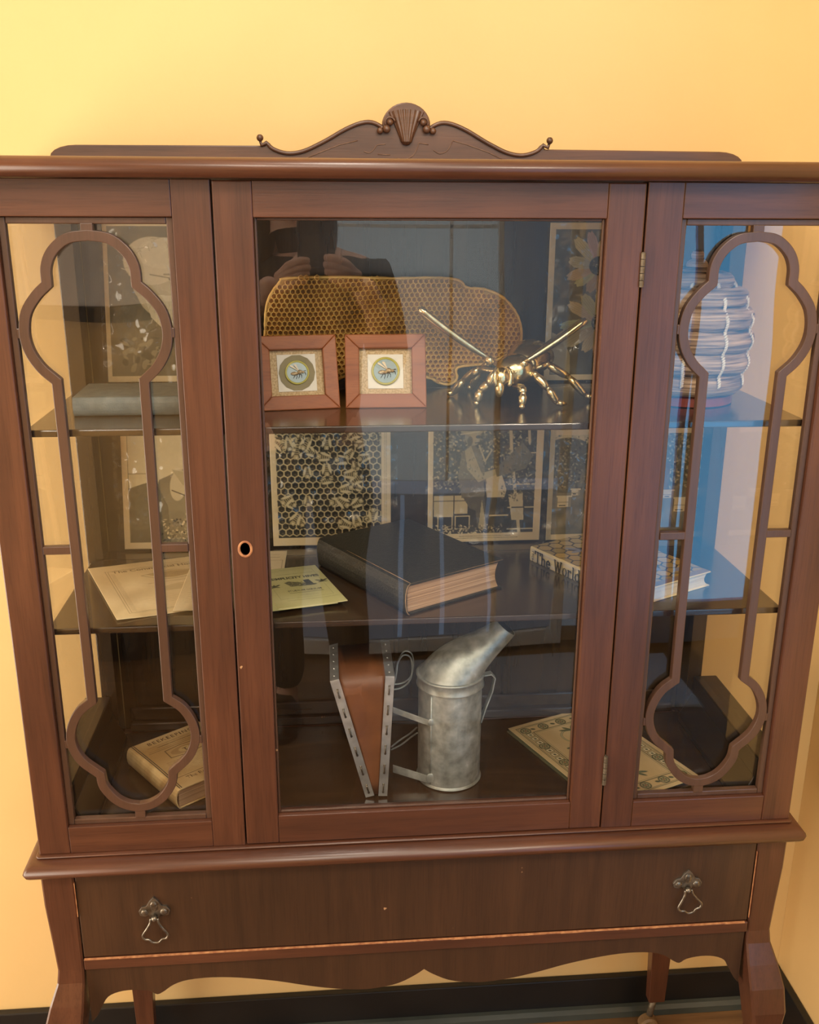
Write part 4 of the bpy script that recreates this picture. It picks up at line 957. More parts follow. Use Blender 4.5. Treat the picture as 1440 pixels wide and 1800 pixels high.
# ================================================================== BRASS BEE
def brass_bee():
    t = thing('brass_bee', 'shiny brass bee figurine with raised wings standing on the top shelf', 'figurine', (.13, .15, .5512))
    Mx = BRASS
    ax = Vector((.52, .80, .10)).normalized(); rot = ax.to_track_quat('Y', 'Z').to_matrix()
    H = Vector((.1020, .1230, .5905)); T = Vector((.1260, .1520, .5960)); A = Vector((.1620, .2080, .6040))
    m = MB(); rings = []
    for k in range(15):   # ringed abdomen
        s = k/14; c = T+ax*(.018+.085*s)+Vector((0, 0, .006*math.sin(s*PI)-.010*s*s)); r = .0262*math.sin(PI*(.17+.80*s))**.7+(.0012 if k % 2 else 0)
        ring = []
        for j in range(20):
            a = 2*PI*j/20; ring.append(c+rot @ Vector((r*1.12*math.cos(a), 0, r*.85*math.sin(a))))
        rings.append(ring)
    m.loft(rings); m.build('abdomen', Mx, t, smooth=True)
    m = MB().ball(T, (.0255, .0240, .0205), 20, 12, rot)
    for k in range(40):
        a = k*2.399; zz = rnd.uniform(-.2, 1); rr = math.sqrt(max(0, 1-zz*zz)); m.ball(T+rot @ Vector((.0225*rr*math.cos(a), .0215*rr*math.sin(a), .018*zz)), rnd.uniform(.0018, .0032), 6, 4)
    m.build('thorax', Mx, t, smooth=True)
    m = MB(); m.ball(H, (.0130, .0120, .0135), 18, 10, rot); m.ball(H+Vector((-.002, -.008, -.0130)), (.0062, .0058, .0110), 12, 8)
    m.ball(H+Vector((-.0125, -.0035, -.001)), (.0055, .0062, .0105), 12, 8, Matrix.Rotation(.35, 3, 'Y')); m.ball(H+Vector((.0120, .0015, -.001)), (.0055, .0062, .0105), 12, 8, Matrix.Rotation(-.35, 3, 'Y'))
    m.build('head', Mx, t, smooth=True)
    m = MB()
    for s in (-1, 1):
        p = H+Vector((s*.0045, -.007, .010))
        m.tube(catmull([p, p+Vector((s*.003, -.005, .004)), p+Vector((s*.0055, -.010, -.002)), p+Vector((s*.0050, -.012, -.012)), p+Vector((s*.0035, -.011, -.018))], 4), [.0018]*8+[.0024]*8+[.0018], 8)
    m.build('antennae', Mx, t, smooth=True)
    for a, b, c in (((.0890, .134, .6130), (.0410, .133, .6400), (-.0010, .130, .6765)), ((.1335, .134, .6085), (.1720, .135, .6300), (.2110, .132, .6610))):
        a, b, c = Vector(a), Vector(b), Vector(c); d = (c-a).normalized(); n = Vector((0, 1, 0)); up2 = d.cross(n).normalized()
        if up2.z < 0: up2 = -up2
        m = MB(); rings = []
        for k in range(13):
            s = k/12; p = a+(c-a)*s+Vector((0, .0, 0))+up2*(-.002*math.sin(s*PI)); wv = .0040+.034*math.sin(min(1, s*1.12)*PI*.62)*(1 if s < .8 else max(.25, 1-(s-.8)*3.4)); th = .0040*min(1, .40+s*2)
            bk = Vector((0, 1, -.17)).normalized()
            rings.append([p-bk*.004+up2*th, p-bk*.006, p-bk*.004-up2*th, p+bk*wv-up2*th, p+bk*(wv+.001), p+bk*wv+up2*th])
        m.loft(rings); m.ball(a+Vector((0, 0, -.002)), (.0060, .006, .0062), 10, 8); m.build('wing', Mx, t, smooth=True, bevel=0)
    # legs: hip, knee, ankle, toe (feet on the shelf z=.551)
    legs = [((.106, .150, .5930), (.0820, .170, .5940), (.0640, .192, .5750), (.0510, .205, .5550), (.0440, .203, .5570)),
            ((.103, .132, .5800), (.0900, .130, .5830), (.0780, .134, .5720), (.0745, .136, .5560), (.0720, .133, .5545)),
            ((.124, .136, .5770), (.1290, .118, .5790), (.1295, .109, .5720), (.1275, .105, .5580), (.1270, .102, .5540)),
            ((.140, .150, .5900), (.1480, .130, .5930), (.1640, .122, .5760), (.1770, .120, .5575), (.1890, .122, .5560)),
            ((.146, .166, .5920), (.1700, .160, .6010), (.2000, .160, .5840), (.2240, .158, .5590), (.2370, .160, .5560)),
            ((.118, .166, .5930), (.1030, .200, .5990), (.0900, .228, .5800), (.0830, .240, .5570), (.0790, .246, .5550))]
    for L in legs:
        h, a, b, c, d = [Vector(p) for p in L]; m = MB()
        m.tube([h, h.lerp(a, .5), a], [.0045, .0040, .0042], 8); m.ball(a, .0044, 8, 6)
        m.tube([a, a.lerp(b, .3), a.lerp(b, .75), b], [.0036, .0060, .0054, .0034], 10); m.ball(b, .0038, 8, 6)
        m.tube([b, b.lerp(c, .3), b.lerp(c, .8), c], [.0034, .0058, .0050, .0030], 10); m.ball(c, .0034, 8, 6)
        m.tube([c, c.lerp(d, .5), d], [.0032, .0042, .0018], 8)
        m.build('leg', Mx, t, smooth=True)
brass_bee()

# ================================================================== SKEP
def skep():
    c = (.3620, .165)
    t = thing('straw_skep', 'coiled straw skep beehive model at the right end of the top shelf', 'model beehive', (c[0], c[1], .5512))
    MB().lathe([(.052, 0), (.060, .001), (.060, .012), (.056, .014), (.02, .014)], (c[0], c[1], .5512), 36).build('base', REDW, t, smooth=False)
    prof = [(.0590, .028), (.0640, .056), (.0660, .084), (.0640, .112), (.0550, .137), (.0370, .156)]
    rad = [.0142, .0148, .0148, .0145, .0138, .0120]
    for (r, z), q in zip(prof, rad):
        m = MB(); ring = []
        N_ = 48
        for i in range(N_+1):
            a = 2*PI*i/N_; cr_ = (c[0]+r*math.cos(a), c[1]+r*math.sin(a))
            ring.append([(c[0]+(r+q*math.cos(b))*math.cos(a), c[1]+(r+q*math.cos(b))*math.sin(a), .5512+z+q*math.sin(b)+.0008*math.sin(9*a)) for b in np.linspace(0, 2*PI, 12, endpoint=False)])
        m.loft(ring, True, False); m.build('straw_coil', STRAW, t, smooth=True)
    m = MB(); m.ball((c[0], c[1], .5512+.176), (.014, .014, .009), 16, 8); m.ball((c[0], c[1], .5512+.188), (.0085, .0085, .0075), 14, 8)
    m.tube([(c[0]+.017*math.cos(a), c[1]+.017*math.sin(a), .5512+.170) for a in np.linspace(0, 2*PI, 24)], .003, 8, False)
    m.build('top_knot', STRAW, t, smooth=True)
    # twisted binding cords climbing the coils
    for a in np.radians([-150, -115, -78, -40, -5, 30]):
        m = MB(); nb = 46
        for k in range(nb):
            f = (k+.5)/nb*(len(prof)-1); i = min(int(f), len(prof)-2); u = f-i
            r = prof[i][0]*(1-u)+prof[i+1][0]*u; z = prof[i][1]*(1-u)+prof[i+1][1]*u; q = rad[i]*(1-u)+rad[i+1]*u
            bul = q*(.62+.38*abs(math.cos(f*PI)))+.0012
            p = Vector((c[0]+(r+bul)*math.cos(a), c[1]+(r+bul)*math.sin(a), .5512+z))
            m.ball(p, (.0013, .0034, .0016), 6, 5, Matrix.Rotation(a, 3, 'Z') @ Matrix.Rotation(.75, 3, 'X'))
        m.build('cord', CORD, t, smooth=True)
skep()

# ================================================================== BOOKS AND PAPERS
def book(name, label, P0, u, v, z0, L, W, T, cover, pages, spine_round=.25, cov_t=.0022, over=.003, top_mat=None):
    """P0 = corner where spine meets the near page edge; u = unit along the near page edge, v = unit along the spine"""
    P0 = Vector((*P0, z0)); u = Vector((*u, 0)).normalized(); v = Vector((*v, 0)).normalized(); z = Vector((0, 0, 1))
    t = thing(name, label, 'book', tuple(P0+u*W/2+v*L/2))
    def bl(nm, a0, a1, b0, b1, c0, c1, mat, bevel=.0006):
        mb = MB().hexa([P0+u*a+v*b+z*c0 for a, b in ((a0, b0), (a1, b0), (a1, b1), (a0, b1))], [P0+u*a+v*b+z*c1 for a, b in ((a0, b0), (a1, b0), (a1, b1), (a0, b1))])
        return mb.build(nm, mat, t, bevel=bevel)
    bl('lower_cover', .004, W, 0, L, 0, cov_t, cover); c2 = bl('upper_cover', .004, W, 0, L, T-cov_t, T, cover)
    # page block with concave fore edge
    rings = []
    for b in (over, L-over):
        ring = [P0+u*.003+v*b+z*(cov_t+.0001)]
        for k in range(7):
            s = k/6; ring.append(P0+u*(W-over-.006*math.sin(PI*s))+v*b+z*(cov_t+.0001+(T-2*cov_t-.0002)*s))
        ring.append(P0+u*.003+v*b+z*(T-cov_t-.0001)); rings.append(ring)
    MB().loft(rings).build('page_block', pages, t, smooth=False)
    rings = []
    for b in (0, L):
        ring = []
        for k in range(9):
            s = -PI/2+PI*k/8; ring.append(P0+u*(.004-T*spine_round*math.cos(s))+v*b+z*(T/2+T/2*math.sin(s)))
        for k in range(8, -1, -1):
            s = -PI/2+PI*k/8; ring.append(P0+u*(.0055-(T*spine_round)*math.cos(s))+v*b+z*(T/2+(T/2-.0016)*math.sin(s)))
        rings.append(ring)
    MB().loft(rings).build('spine', cover, t, smooth=False)
    return t, P0, u, v, z
# big black book
t, P0, u, v, z = book('black_book', 'thick closed black book with brown page edges on the middle shelf', (-.0230, .0385), (.856, .517), (-.517, .856), .3021, .218, .159, .0425, BKBLACK, PAGES, .16, .003, .004)
m = MB(); m.tube([P0+u*.0045+z*.0418+v*.001, P0+u*.159+z*.0418+v*.0004], .0008, 5); m.tube([P0+u*.006+z*.0424+v*.001, P0+u*.006+z*.0424+v*.15], .0007, 5)
m.tube([P0+u*(.004-.0425*.16*math.cos(s))+z*(.02125+.021*math.sin(s))-v*.0003 for s in np.linspace(-PI/2, PI/2, 9)], .0008, 5)
m.build('worn_edges', BKEDGE, t, smooth=True)
# "The World of Bees" book
t, P0, u, v, z = book('jacketed_book', 'cream-jacketed book lettered The World with honeycomb cover, right on middle shelf', (.2693, .0400), (.883, .470), (-.470, .883), .3021, .210, .148, .0215, BKCREAM, PAGESW, .05, .0018, .003)
def honey_cover():
    cv = Cv(190, 270, (.045, .040, .05)); R = 15.5; dx = R*math.sqrt(3); row = 0; y = 0
    while y < 275:
        x = (dx/2 if row % 2 else 0)
        while x < 200:
            cc = nr.uniform(.75, 1.15); col = (.56*cc, .38*cc, .13*cc) if y > 60 else (.50*cc, .38*cc, .18*cc)
            cv.poly([(x+(R-1.8)*math.cos(PI/6+k*PI/3), y+(R-1.8)*math.sin(PI/6+k*PI/3)) for k in range(6)], col); x += dx
        y += R*1.5; row += 1
    for (x, y, a) in ((60, 60, .4), (120, 200, 2.2), (100, 120, 1.1), (40, 170, .9), (150, 240, 2.4)):
        cv.ell(x, y, 17, 8, (.05, .05, .075), a); cv.ell(x+12*math.cos(a), y+12*math.sin(a), 8, 8, (.06, .06, .09), a); cv.ell(x-5, y-8, 15, 5, (.30, .30, .38), a+.4); cv.ell(x-5, y+8, 15, 5, (.30, .30, .38), a-.4)
    cv.rect(0, 255, 190, 270, (.30, .20, .15)); return cv
sheet('printed_cover', honey_cover(), P0+v*.2095+u*.0055+z*.0219, u*.142, -v*.209, t, PRINT, .0003)
# spine lettering, hand-built slab serif strokes
GL = {'T': (.66, [[(0, 1), (.66, 1)], [(.33, 1), (.33, 0)], [(0, 1), (0, .80)], [(.66, 1), (.66, .80)], [(.18, 0), (.48, 0)]]),
      'h': (.56, [[(.1, 1), (.1, 0)], [(.0, 1), (.1, 1)], [(.1, .48), (.22, .62), (.36, .60), (.44, .48), (.44, 0)], [(0, 0), (.2, 0)], [(.34, 0), (.54, 0)]]),
      'e': (.46, [[(.02, .34), (.40, .34), (.38, .52), (.22, .64), (.06, .52), (.02, .3), (.08, .1), (.24, 0), (.40, .10)]]),
      'W': (.96, [[(.08, 1), (.28, 0), (.48, .85), (.68, 0), (.88, 1)], [(0, 1), (.2, 1)], [(.38, .9), (.56, .9)], [(.78, 1), (.97, 1)]]),
      'o': (.48, [[(.24, .64), (.08, .56), (.02, .32), (.08, .08), (.24, 0), (.40, .08), (.46, .32), (.40, .56), (.24, .64)]]),
      'r': (.42, [[(.1, .62), (.1, 0)], [(0, .62), (.1, .62)], [(0, 0), (.22, 0)], [(.1, .42), (.2, .58), (.34, .62), (.38, .52)]]),
      'l': (.24, [[(.1, 1), (.1, 0)], [(0, 1), (.1, 1)], [(0, 0), (.2, 0)]]),
      'd': (.54, [[(.42, 1), (.42, 0), (.50, 0)], [(.32, 1), (.42, 1)], [(.42, .5), (.26, .64), (.08, .54), (.02, .3), (.08, .08), (.24, 0), (.42, .14)]]),
      'f': (.36, [[(.34, .92), (.26, 1), (.14, .9), (.14, 0)], [(0, .62), (.3, .62)], [(.03, 0), (.26, 0)]]), ' ': (.22, []),
      'B': (.6, [[(.1, 1), (.1, 0)], [(0, 1), (.36, 1), (.5, .86), (.46, .6), (.3, .53), (.1, .53)], [(.3, .53), (.5, .42), (.54, .2), (.4, 0), (0, 0)]]),
      's': (.4, [[(.36, .54), (.2, .64), (.06, .54), (.08, .4), (.32, .26), (.36, .1), (.2, 0), (.02, .1)]])}
def strokes(word, size, org, du, dv, dn, wd, mat, parent, name='lettering', gap=.10):
    m = MB(); x = 0; org = Vector(org)
    for ch in word:
        a, st = GL[ch]
        for s in st:
            for p, q in zip(s[:-1], s[1:]):
                P_ = np.array(p); Q_ = np.array(q); d = Q_-P_; L = np.hypot(*d); d = d/L; n = np.array((-d[1], d[0]))
                thick = wd*(1.0 if abs(d[1]) > .5 else .55)
                c = [P_-d*thick*.4-n*thick/2, Q_+d*thick*.4-n*thick/2, Q_+d*thick*.4+n*thick/2, P_-d*thick*.4+n*thick/2]
                lo = [org+du*((x+k[0])*size)+dv*(k[1]*size) for k in c]
                m.hexa(lo, [k+dn*.0003 for k in lo])
        x += a+gap
    return m.build(name, mat, parent)
# the spine faces -u; reading direction runs from the far end towards the viewer (-v)
strokes('The World of Bees', .0170, P0+v*.193-u*.0003+z*.0030-u*.0012*1, -v, z, -u, .13, BLACKI, t, gap=.13)
m = MB()
vv_, ff_ = text_tris('HOYT', .0062, bold=.0001)
for (x, y) in (vv_,) if False else (): pass
o3 = MB(); o3.add([tuple(P0+v*(.2005-y)+z*(.0108+x)-u*.0014) for x, y in vv_], ff_); o3.build('lettering', BLACKI, t)
# stained beekeeping book at lower left
BP = ((-.3355, .0850), (.796, .605), (-.605, .796))
t, P0, u, v, z = book('beekeeping_book', 'stained tan book with printed old cover lying on the bottom board at left', *BP, .0004, .146, .120, .0300, BKTAN, PAGES, .22, .0018, .002)
def bk_cover():
    cv = Cv(170, 212, (.62, .46, .23)); cv.smooth(0, 0, 170, 212, 31, (.44, .27, .10), (.76, .60, .34), 38)
    BR = (.12, .065, .025)
    cv_text(cv, 'BEEKEEPING', 86, 22, 17, BR, space=1.25, bold=.25)
    cv.greek(20, 32, 150, 1, 4, BR, 1.4); cv.greek(40, 40, 130, 1, 4, BR, 3); cv.greek(16, 48, 154, 1, 4, BR, 1.3); cv.line((14, 54), (156, 54), 1.2, BR)
    cv.pl([(46, 64), (86, 60), (126, 64), (128, 96), (86, 102), (44, 96), (46, 64)], 2, BR); cv.ell(86, 81, 34, 15, (.32, .19, .08), 0, .5); cv.ell(86, 81, 15, 10, (.6, .45, .22)); cv_text(cv, 'T', 86, 88, 17, BR, bold=.4)
    cv.greek(24, 110, 150, 13, 4.6, (.2, .12, .05), 1.3); cv.line((16, 172), (154, 172), 1.6, BR)
    cv_text(cv, 'The Root', 60, 188, 15, BR); cv_text(cv, 'Library', 104, 204, 13, BR)
    return cv
sheet('printed_cover', bk_cover(), P0+v*.1455+u*.0060+z*.0304, u*.1135, -v*.145, t, PRINTM, .0003)
m = MB()
for o_ in (.0055, .0085): m.tube([P0+u*o_+z*.0312+v*.002, P0+u*(o_+.0012)+z*.0313+v*.07, P0+u*o_+z*.0312+v*.144], .0006, 5)
m.build('hinge_crease', noisy('dark_crease', (.05, .045, .04), (.10, .09, .07), bump=.1), t)
# blue-grey book on top shelf
t, P0, u, v, z = book('grey_book', 'blue-grey cloth book lying on the top shelf at far left', (-.4270, .1010), (-.02, 1), (1, .006), .5515, .165, .098, .0235, BKGREY, PAGES, .22, .002, .003)

# --- papers
def pquad(p00, p10, p01, z):   # top-left, top-right, bottom-left
    a = Vector((*p00, z)); return a, Vector((*p10, z))-a, Vector((*p01, z))-a
def journal_a():
    cv = Cv(230, 280, (.74, .60, .36)); cv.smooth(0, 0, 230, 280, 51, (.68, .53, .29), (.78, .64, .40), 44); I = (.22, .15, .08)
    for k in (10, 14): cv.pl([(k+14, k+22), (216-k, k+22), (216-k, 268-k), (k+14, 268-k), (k+14, k+22)], 1.2, I, .6)
    for y in range(50, 250, 5): cv.line((31, y), (37, y+2), 1.4, I, .5)
    cv_text(cv, 'The Commercial Honey Bee', 128, 46, 16, I, bold=.3); cv.greek(110, 22, 160, 1, 4, I, 1.6); cv.greek(40, 30, 215, 1, 4, I, 1.0)
    cv.poly([(88, 76), (130, 66), (172, 76), (150, 100), (130, 106), (108, 100)], (.55, .40, .20)); cv.greek(98, 76, 164, 5, 5.4, I, 1.8)
    cv.pl([(78, 78), (130, 62), (184, 78), (150, 108), (130, 112), (108, 108), (78, 78)], 1.2, I)
    cv.greek(80, 124, 180, 1, 4, I, 1.4); cv.poly([(92, 150), (130, 138), (170, 150), (168, 172), (96, 172)], (.64, .50, .28)); cv.greek(96, 152, 166, 4, 5, (.4, .3, .18), 1.2); cv.greek(60, 200, 200, 4, 8, (.42, .32, .18), 1.1); cv.greek(44, 252, 210, 1, 4, I, 1.4)
    return cv
t = thing('journal', 'aged cream journal with printed title lying at the left of the middle shelf', 'journal', (-.36, .16, .3022))
a, ux, uy = pquad((-.4620, .2300), (-.2900, .2860), (-.3860, .0470), .3033)
sheet('front_page', journal_a(), a, ux, uy, t, PRINTM, .0008, lambda U, V: .0012*np.exp(-((U)/.15)**2)+.0006*np.sin(5*U)*np.cos(3*V)+.0006)
t = thing('paper_sheet', 'aged cream sheet with faint print beside the journal, partly behind the door stile', 'sheet', (-.25, .17, .3026))
def sheet_b():
    cv = Cv(150, 240, (.76, .63, .39)); cv.smooth(0, 0, 150, 240, 61, (.70, .56, .33), (.79, .66, .42), 44); I = (.25, .18, .1)
    cv.greek(10, 18, 140, 1, 4, I, 1.1); cv.line((100, 30), (138, 30), 1.1, I); cv_text(cv, 'Bees', 30, 40, 14, I); cv.greek(8, 48, 100, 1, 4, I, 1.2); cv.pl([(104, 44), (144, 44), (144, 230)], 1.1, I, .6); cv.greek(12, 90, 95, 18, 7, (.4, .3, .18), 1.0)
    return cv
a, ux, uy = pquad((-.3170, .2860), (-.1830, .2840), (-.3200, .0680), .3058)
sheet('page', sheet_b(), a, ux, uy, t, PRINTM, .0006, lambda U, V: .0004*np.sin(6*U))
t = thing('yellowed_leaflet', 'yellowish leaflet lettered Simplicity Hives with small bees, left of the black book', 'leaflet', (-.16, .13, .3075))
def leaflet():
    cv = Cv(150, 190, (.52, .49, .23)); cv.smooth(0, 0, 150, 190, 71, (.46, .43, .18), (.58, .55, .28), 40); I = (.07, .07, .035)
    cv.pl([(18, 16), (134, 16), (134, 150), (18, 150), (18, 16)], 1.0, I, .35); cv.greek(60, 10, 120, 1, 3, I, 1.0); cv.greek(44, 34, 130, 1, 4, I, 1.3)
    cv_text(cv, 'SIMPLICITY HIVES', 82, 58, 14.5, I, bold=.7, sx=.98)
    cv.poly([(50, 76), (62, 70), (96, 84), (96, 98), (60, 96)], (.14, .13, .07)); cv.poly([(94, 70), (108, 68), (112, 92), (96, 92)], (.05, .05, .03)); cv.ell(104, 94, 14, 4, (.08, .08, .04)); cv.speck(56, 74, 96, 96, 40, [(.45, .43, .2), (.1, .1, .05)], (.8, 2))
    for x, y in ((24, 88), (134, 82)):
        cv.ell(x, y, 3, 7, I, .2); cv.ell(x-7, y-2, 8, 2.6, I, .5); cv.ell(x+7, y-2, 8, 2.6, I, -.5); cv.ell(x-5, y+5, 6, 2, I, -.3); cv.ell(x+5, y+5, 6, 2, I, .3)
    cv_text(cv, 'STUDIUM GEREUM', 82, 120, 9, I, bold=.2); cv.line((46, 127), (120, 127), 1.3, I); cv.greek(62, 140, 104, 1, 4, I, 1.0); cv.greek(30, 160, 140, 1, 4, I, 1.0)
    return cv
a, ux, uy = pquad((-.2290, .1925), (-.1408, .2117), (-.1857, .0573), .3085)
sheet('front_page', leaflet(), a, ux, uy, t, PRINTM, .0012, lambda U, V: .0012*np.exp(-((1-U)/.2)**2)*V+.0004)
MB().hexa([(-.2360, .18, .3071), (-.145, .205, .3071), (-.1100, .074, .3071), (-.200, .052, .3071)], [(-.2360, .18, .3077), (-.145, .205, .3077), (-.1100, .074, .3077), (-.200, .052, .3077)]).build('back_page', PAPERG, t)
# ornate booklet at lower right
t = thing('ornate_booklet', 'cream booklet with green ornamental border on the bottom board at right', 'booklet', (.29, .17, .0004))
def ornate():
    cv = Cv(220, 306, (.72, .55, .29)); cv.smooth(0, 0, 220, 306, 81, (.66, .48, .23), (.78, .62, .36), 50); G = (.085, .10, .05); G2 = (.13, .15, .08)
    def rr(o, w_, c): cv.pl([(o, o), (220-o, o), (220-o, 306-o), (o, 306-o), (o, o)], w_, c)
    rr(11, 1.6, G); rr(14, 1.0, G); rr(36, 2.0, G); rr(40, 1.0, (.3, .28, .15))
    for k, (x, y) in enumerate([(25, 25), (195, 25), (25, 281), (195, 281), (25, 153), (195, 153), (25, 89), (195, 89), (25, 217), (195, 217), (110, 25), (110, 281), (67, 25), (153, 25), (67, 281), (153, 281)]):
        cv.ell(x, y, 11, 11, G); cv.ell(x, y, 8.5, 8.5, (.5, .42, .22)); 
        for q in range(6): cv.ell(x+5*math.cos(q*PI/3), y+5*math.sin(q*PI/3), 2.2, 2.2, G2)
        cv.ell(x, y, 2, 2, (.3, .1, .05))
    for y in list(range(42, 270, 16)):
        for x in (25, 195):
            if min(abs(y-q) for q in (89, 153, 217, 25, 281)) > 13: cv.rect(x-6, y-5, x+6, y+5, (.78, .68, .42)); cv.pl([(x-7, y-6), (x+7, y-6), (x+7, y+6), (x-7, y+6), (x-7, y-6)], 1.5, G); cv.ell(x, y, 3, 2.4, G, .6)
    for x in list(range(42, 190, 16)):
        for y in (25, 281):
            if min(abs(x-q) for q in (25, 67, 110, 153, 195)) > 12: cv.ell(x, y, 5, 3, G, .5)
    # central double-lobed cartouche with sprays
    for w_, c, k in ((4, G2, 1.0), (2, (.62, .55, .32), 1.0)):
        left = catmull([(110, 62), (92, 60), (78, 72), (78, 92), (90, 104), (70, 118), (84, 130), (74, 150), (82, 176), (98, 190), (88, 214), (100, 236), (110, 244)], 5)
        cv.pl(left, w_, c); cv.pl([(220-x, y) for x, y in left], w_, c)
    for s in (-1, 1):
        for (x, y, a, L) in ((110, 62, -.9, 20), (110, 62, -.3, 26), (96, 190, 2.6, 22), (100, 238, 2.2, 24), (100, 238, 2.8, 26), (72, 118, 3.3, 14)):
            X = 110+s*(x-110); cv.ell(X+s*L/2*math.cos(a), y+L/2*math.sin(a), L/2, 3.4, G2, a if s > 0 else PI-a)
    cv_text(cv, 'BEE CULTURE', 110, 140, 11, G, bold=.3); cv.greek(92, 160, 130, 3, 7, G, 1.2)
    return cv
uo = Vector((.92, .393, 0)); vo = Vector((.397, -.918, 0)); a = Vector((.1575, .2585, .0038))
sheet('front_cover', ornate(), a, uo*.174, vo*.243, t, PRINTM, .0008, lambda U, V: .0008*np.sin(4*U+1)+.0008)
MB().hexa([a+Vector((-.002, -.003, -.0034)), a+uo*.172-Vector((0, 0, .0034)), a+uo*.172+vo*.241-Vector((0, 0, .0034)), a+vo*.241-Vector((.002, 0, .0034))],
          [a+Vector((-.002, -.003, -.0010)), a+uo*.172-Vector((0, 0, .0010)), a+uo*.172+vo*.241-Vector((0, 0, .0010)), a+vo*.241-Vector((.002, 0, .0010))]).build('back_cover', noisy('dull_green_paper', (.10, .11, .06), (.14, .15, .08), bump=.1), t)

# ================================================================== SMOKER
def smoker():
    c = (.0480, .1450); z0 = .0006; R = .0455
    t = thing('bee_smoker', 'galvanised bee smoker with slanted spout and V-shaped brown bellows on bottom board', 'bee smoker', (c[0]-.03, c[1], z0))
    MB().lathe([(.002, .0005), (R+.0010, .0005), (R+.0020, .0012), (R+.0010, .0030), (R, .0045), (R, .150), (R-.003, .151)], (c[0], c[1], z0), 56).build('canister', GALV, t, smooth=False)
    m = MB(); m.box(c[0]-.0325, c[0]-.0310, c[1]-.0337, c[1]-.0320, z0+.006, z0+.148)
    a = math.radians(228)
    m = MB().tube([(c[0]+(R+.0004)*math.cos(a), c[1]+(R+.0004)*math.sin(a), z0+.006), (c[0]+(R+.0004)*math.cos(a), c[1]+(R+.0004)*math.sin(a), z0+.146)], .0012, 6); m.build('seam', GALV, t, smooth=True)
    MB().lathe([(R+.0018, .1490), (R+.0032, .1500), (R+.0018, .1515), (R+.0018, .1640), (R+.0036, .1655), (R+.0012, .1672), (R-.002, .1674)], (c[0], c[1], z0), 56).build('lid_collar', GALV, t, smooth=True)
    # slanted spout: horizontal ring blending into a small tilted ring
    N_ = 44; rings = []
    e = Vector((.1255, c[1], .2335)); d = Vector((.62, 0, .78)).normalized()
    for k in range(17):
        s = k/16; ring = []
        for j in range(N_):
            a = 2*PI*j/N_
            b = Vector((c[0]+R*math.cos(a), c[1]+R*math.sin(a), z0+.1665))
            rr = .0165; ux = Vector((d.z, 0, -d.x)); tip = e+ux*(rr*math.cos(a))+Vector((0, 1, 0))*(rr*math.sin(a))
            p = b.lerp(tip, s)
            dome = .017*math.sin(PI*min(1, s*1.0))*max(0, -math.cos(a))*(1-s)**1.5+.004*math.sin(PI*s)*(1-s)
            p += Vector((-.25*dome, 0, dome)); ring.append(p)
        rings.append(ring)
    m = MB(); m.loft(rings, True, False); m.loft([rings[-1], [e+(Vector(q)-e)*.93 for q in rings[-1]], [e-d*.003+(Vector(q)-e)*.90 for q in rings[-1]]], True, True)
    m.build('spout', GALV, t, smooth=True)
    # handle hook on the right
    hx = c[0]+R
    m = MB()
    path = [Vector((hx-.001, c[1], .1605)), Vector((hx+.013, c[1], .1625)), Vector((hx+.0185, c[1], .1560)), Vector((hx+.0150, c[1], .1350)), Vector((hx+.0055, c[1], .1060)), Vector((hx+.0000, c[1], .0860))]
    rings = []
    for i, p in enumerate(path):
        dd = (path[min(i+1, 5)]-path[max(i-1, 0)]).normalized(); nn = Vector((dd.z, 0, -dd.x))
        rings.append([p+nn*.0009+Vector((0, -.006, 0)), p+nn*.0009+Vector((0, .006, 0)), p-nn*.0009+Vector((0, .006, 0)), p-nn*.0009+Vector((0, -.006, 0))])
    m.loft(rings); m.build('lid_handle', GALV, t, bevel=.0004)
    # bellows: two hinged boards, leather, tin strips with tacks
    y0, y1 = .0930, .2050
    LB = [(-.0700, .0030), (-.1165, .1862)]; RB = [(-.0520, .0030), (-.0415, .1892)]
    def board(B, nm):
        (xa, za), (xb, zb) = B; d = Vector((xb-xa, 0, zb-za)).normalized(); n = Vector((d.z, 0, -d.x))
        w_ = .0056
        cs = [Vector((xa, 0, za))-n*w_, Vector((xa, 0, za))+n*w_, Vector((xb, 0, zb))+n*w_, Vector((xb, 0, zb))-n*w_]
        mm = MB().hexa([p+Vector((0, y0, 0)) for p in cs], [p+Vector((0, y1, 0)) for p in cs]); mm.build(nm, LEATHER, t, bevel=.0006)
        # tin strip on front face and over the top
        w2 = .0063
        cs2 = [Vector((xa, 0, za))-n*w2, Vector((xa, 0, za))+n*w2, Vector((xb, 0, zb))+n*w2, Vector((xb, 0, zb))-n*w2]
        st = MB().hexa([p+Vector((0, y0-.0010, 0)) for p in cs2], [p+Vector((0, y0-.0001, 0)) for p in cs2])
        top = [cs2[3]+Vector((0, y0-.001, 0)), cs2[2]+Vector((0, y0-.001, 0)), cs2[2]+Vector((0, y1, 0)), cs2[3]+Vector((0, y1, 0))]
        st.hexa([p+d*.0001 for p in top], [p+d*.0011 for p in top])
        st = st.build('tin_strip', TIN, t, bevel=.0003)
        L = (Vector((xb, 0, zb))-Vector((xa, 0, za))).length
        for k in range(6):   # staples in the strip
            s = L*(.07+k*.165); p = Vector((xa, y0-.0012, za))+d*s
            q = MB().tube([p-d*.0062, p-d*.0048+Vector((0, -.0016, 0)), p+d*.0048+Vector((0, -.0016, 0)), p+d*.0062], .0011, 6); q.ball(p-d*.0062, .0018, 6, 4); q.ball(p+d*.0062, .0018, 6, 4)
            q.build('staple', PEWTER, st, smooth=True)
        for k in range(5):
            p = Vector((xb, y0+.012+k*.022, zb))+d*.0014
            MB().ball(p, (.0014, .0022, .0010), 8, 5).build('staple', TIN, st, smooth=True)
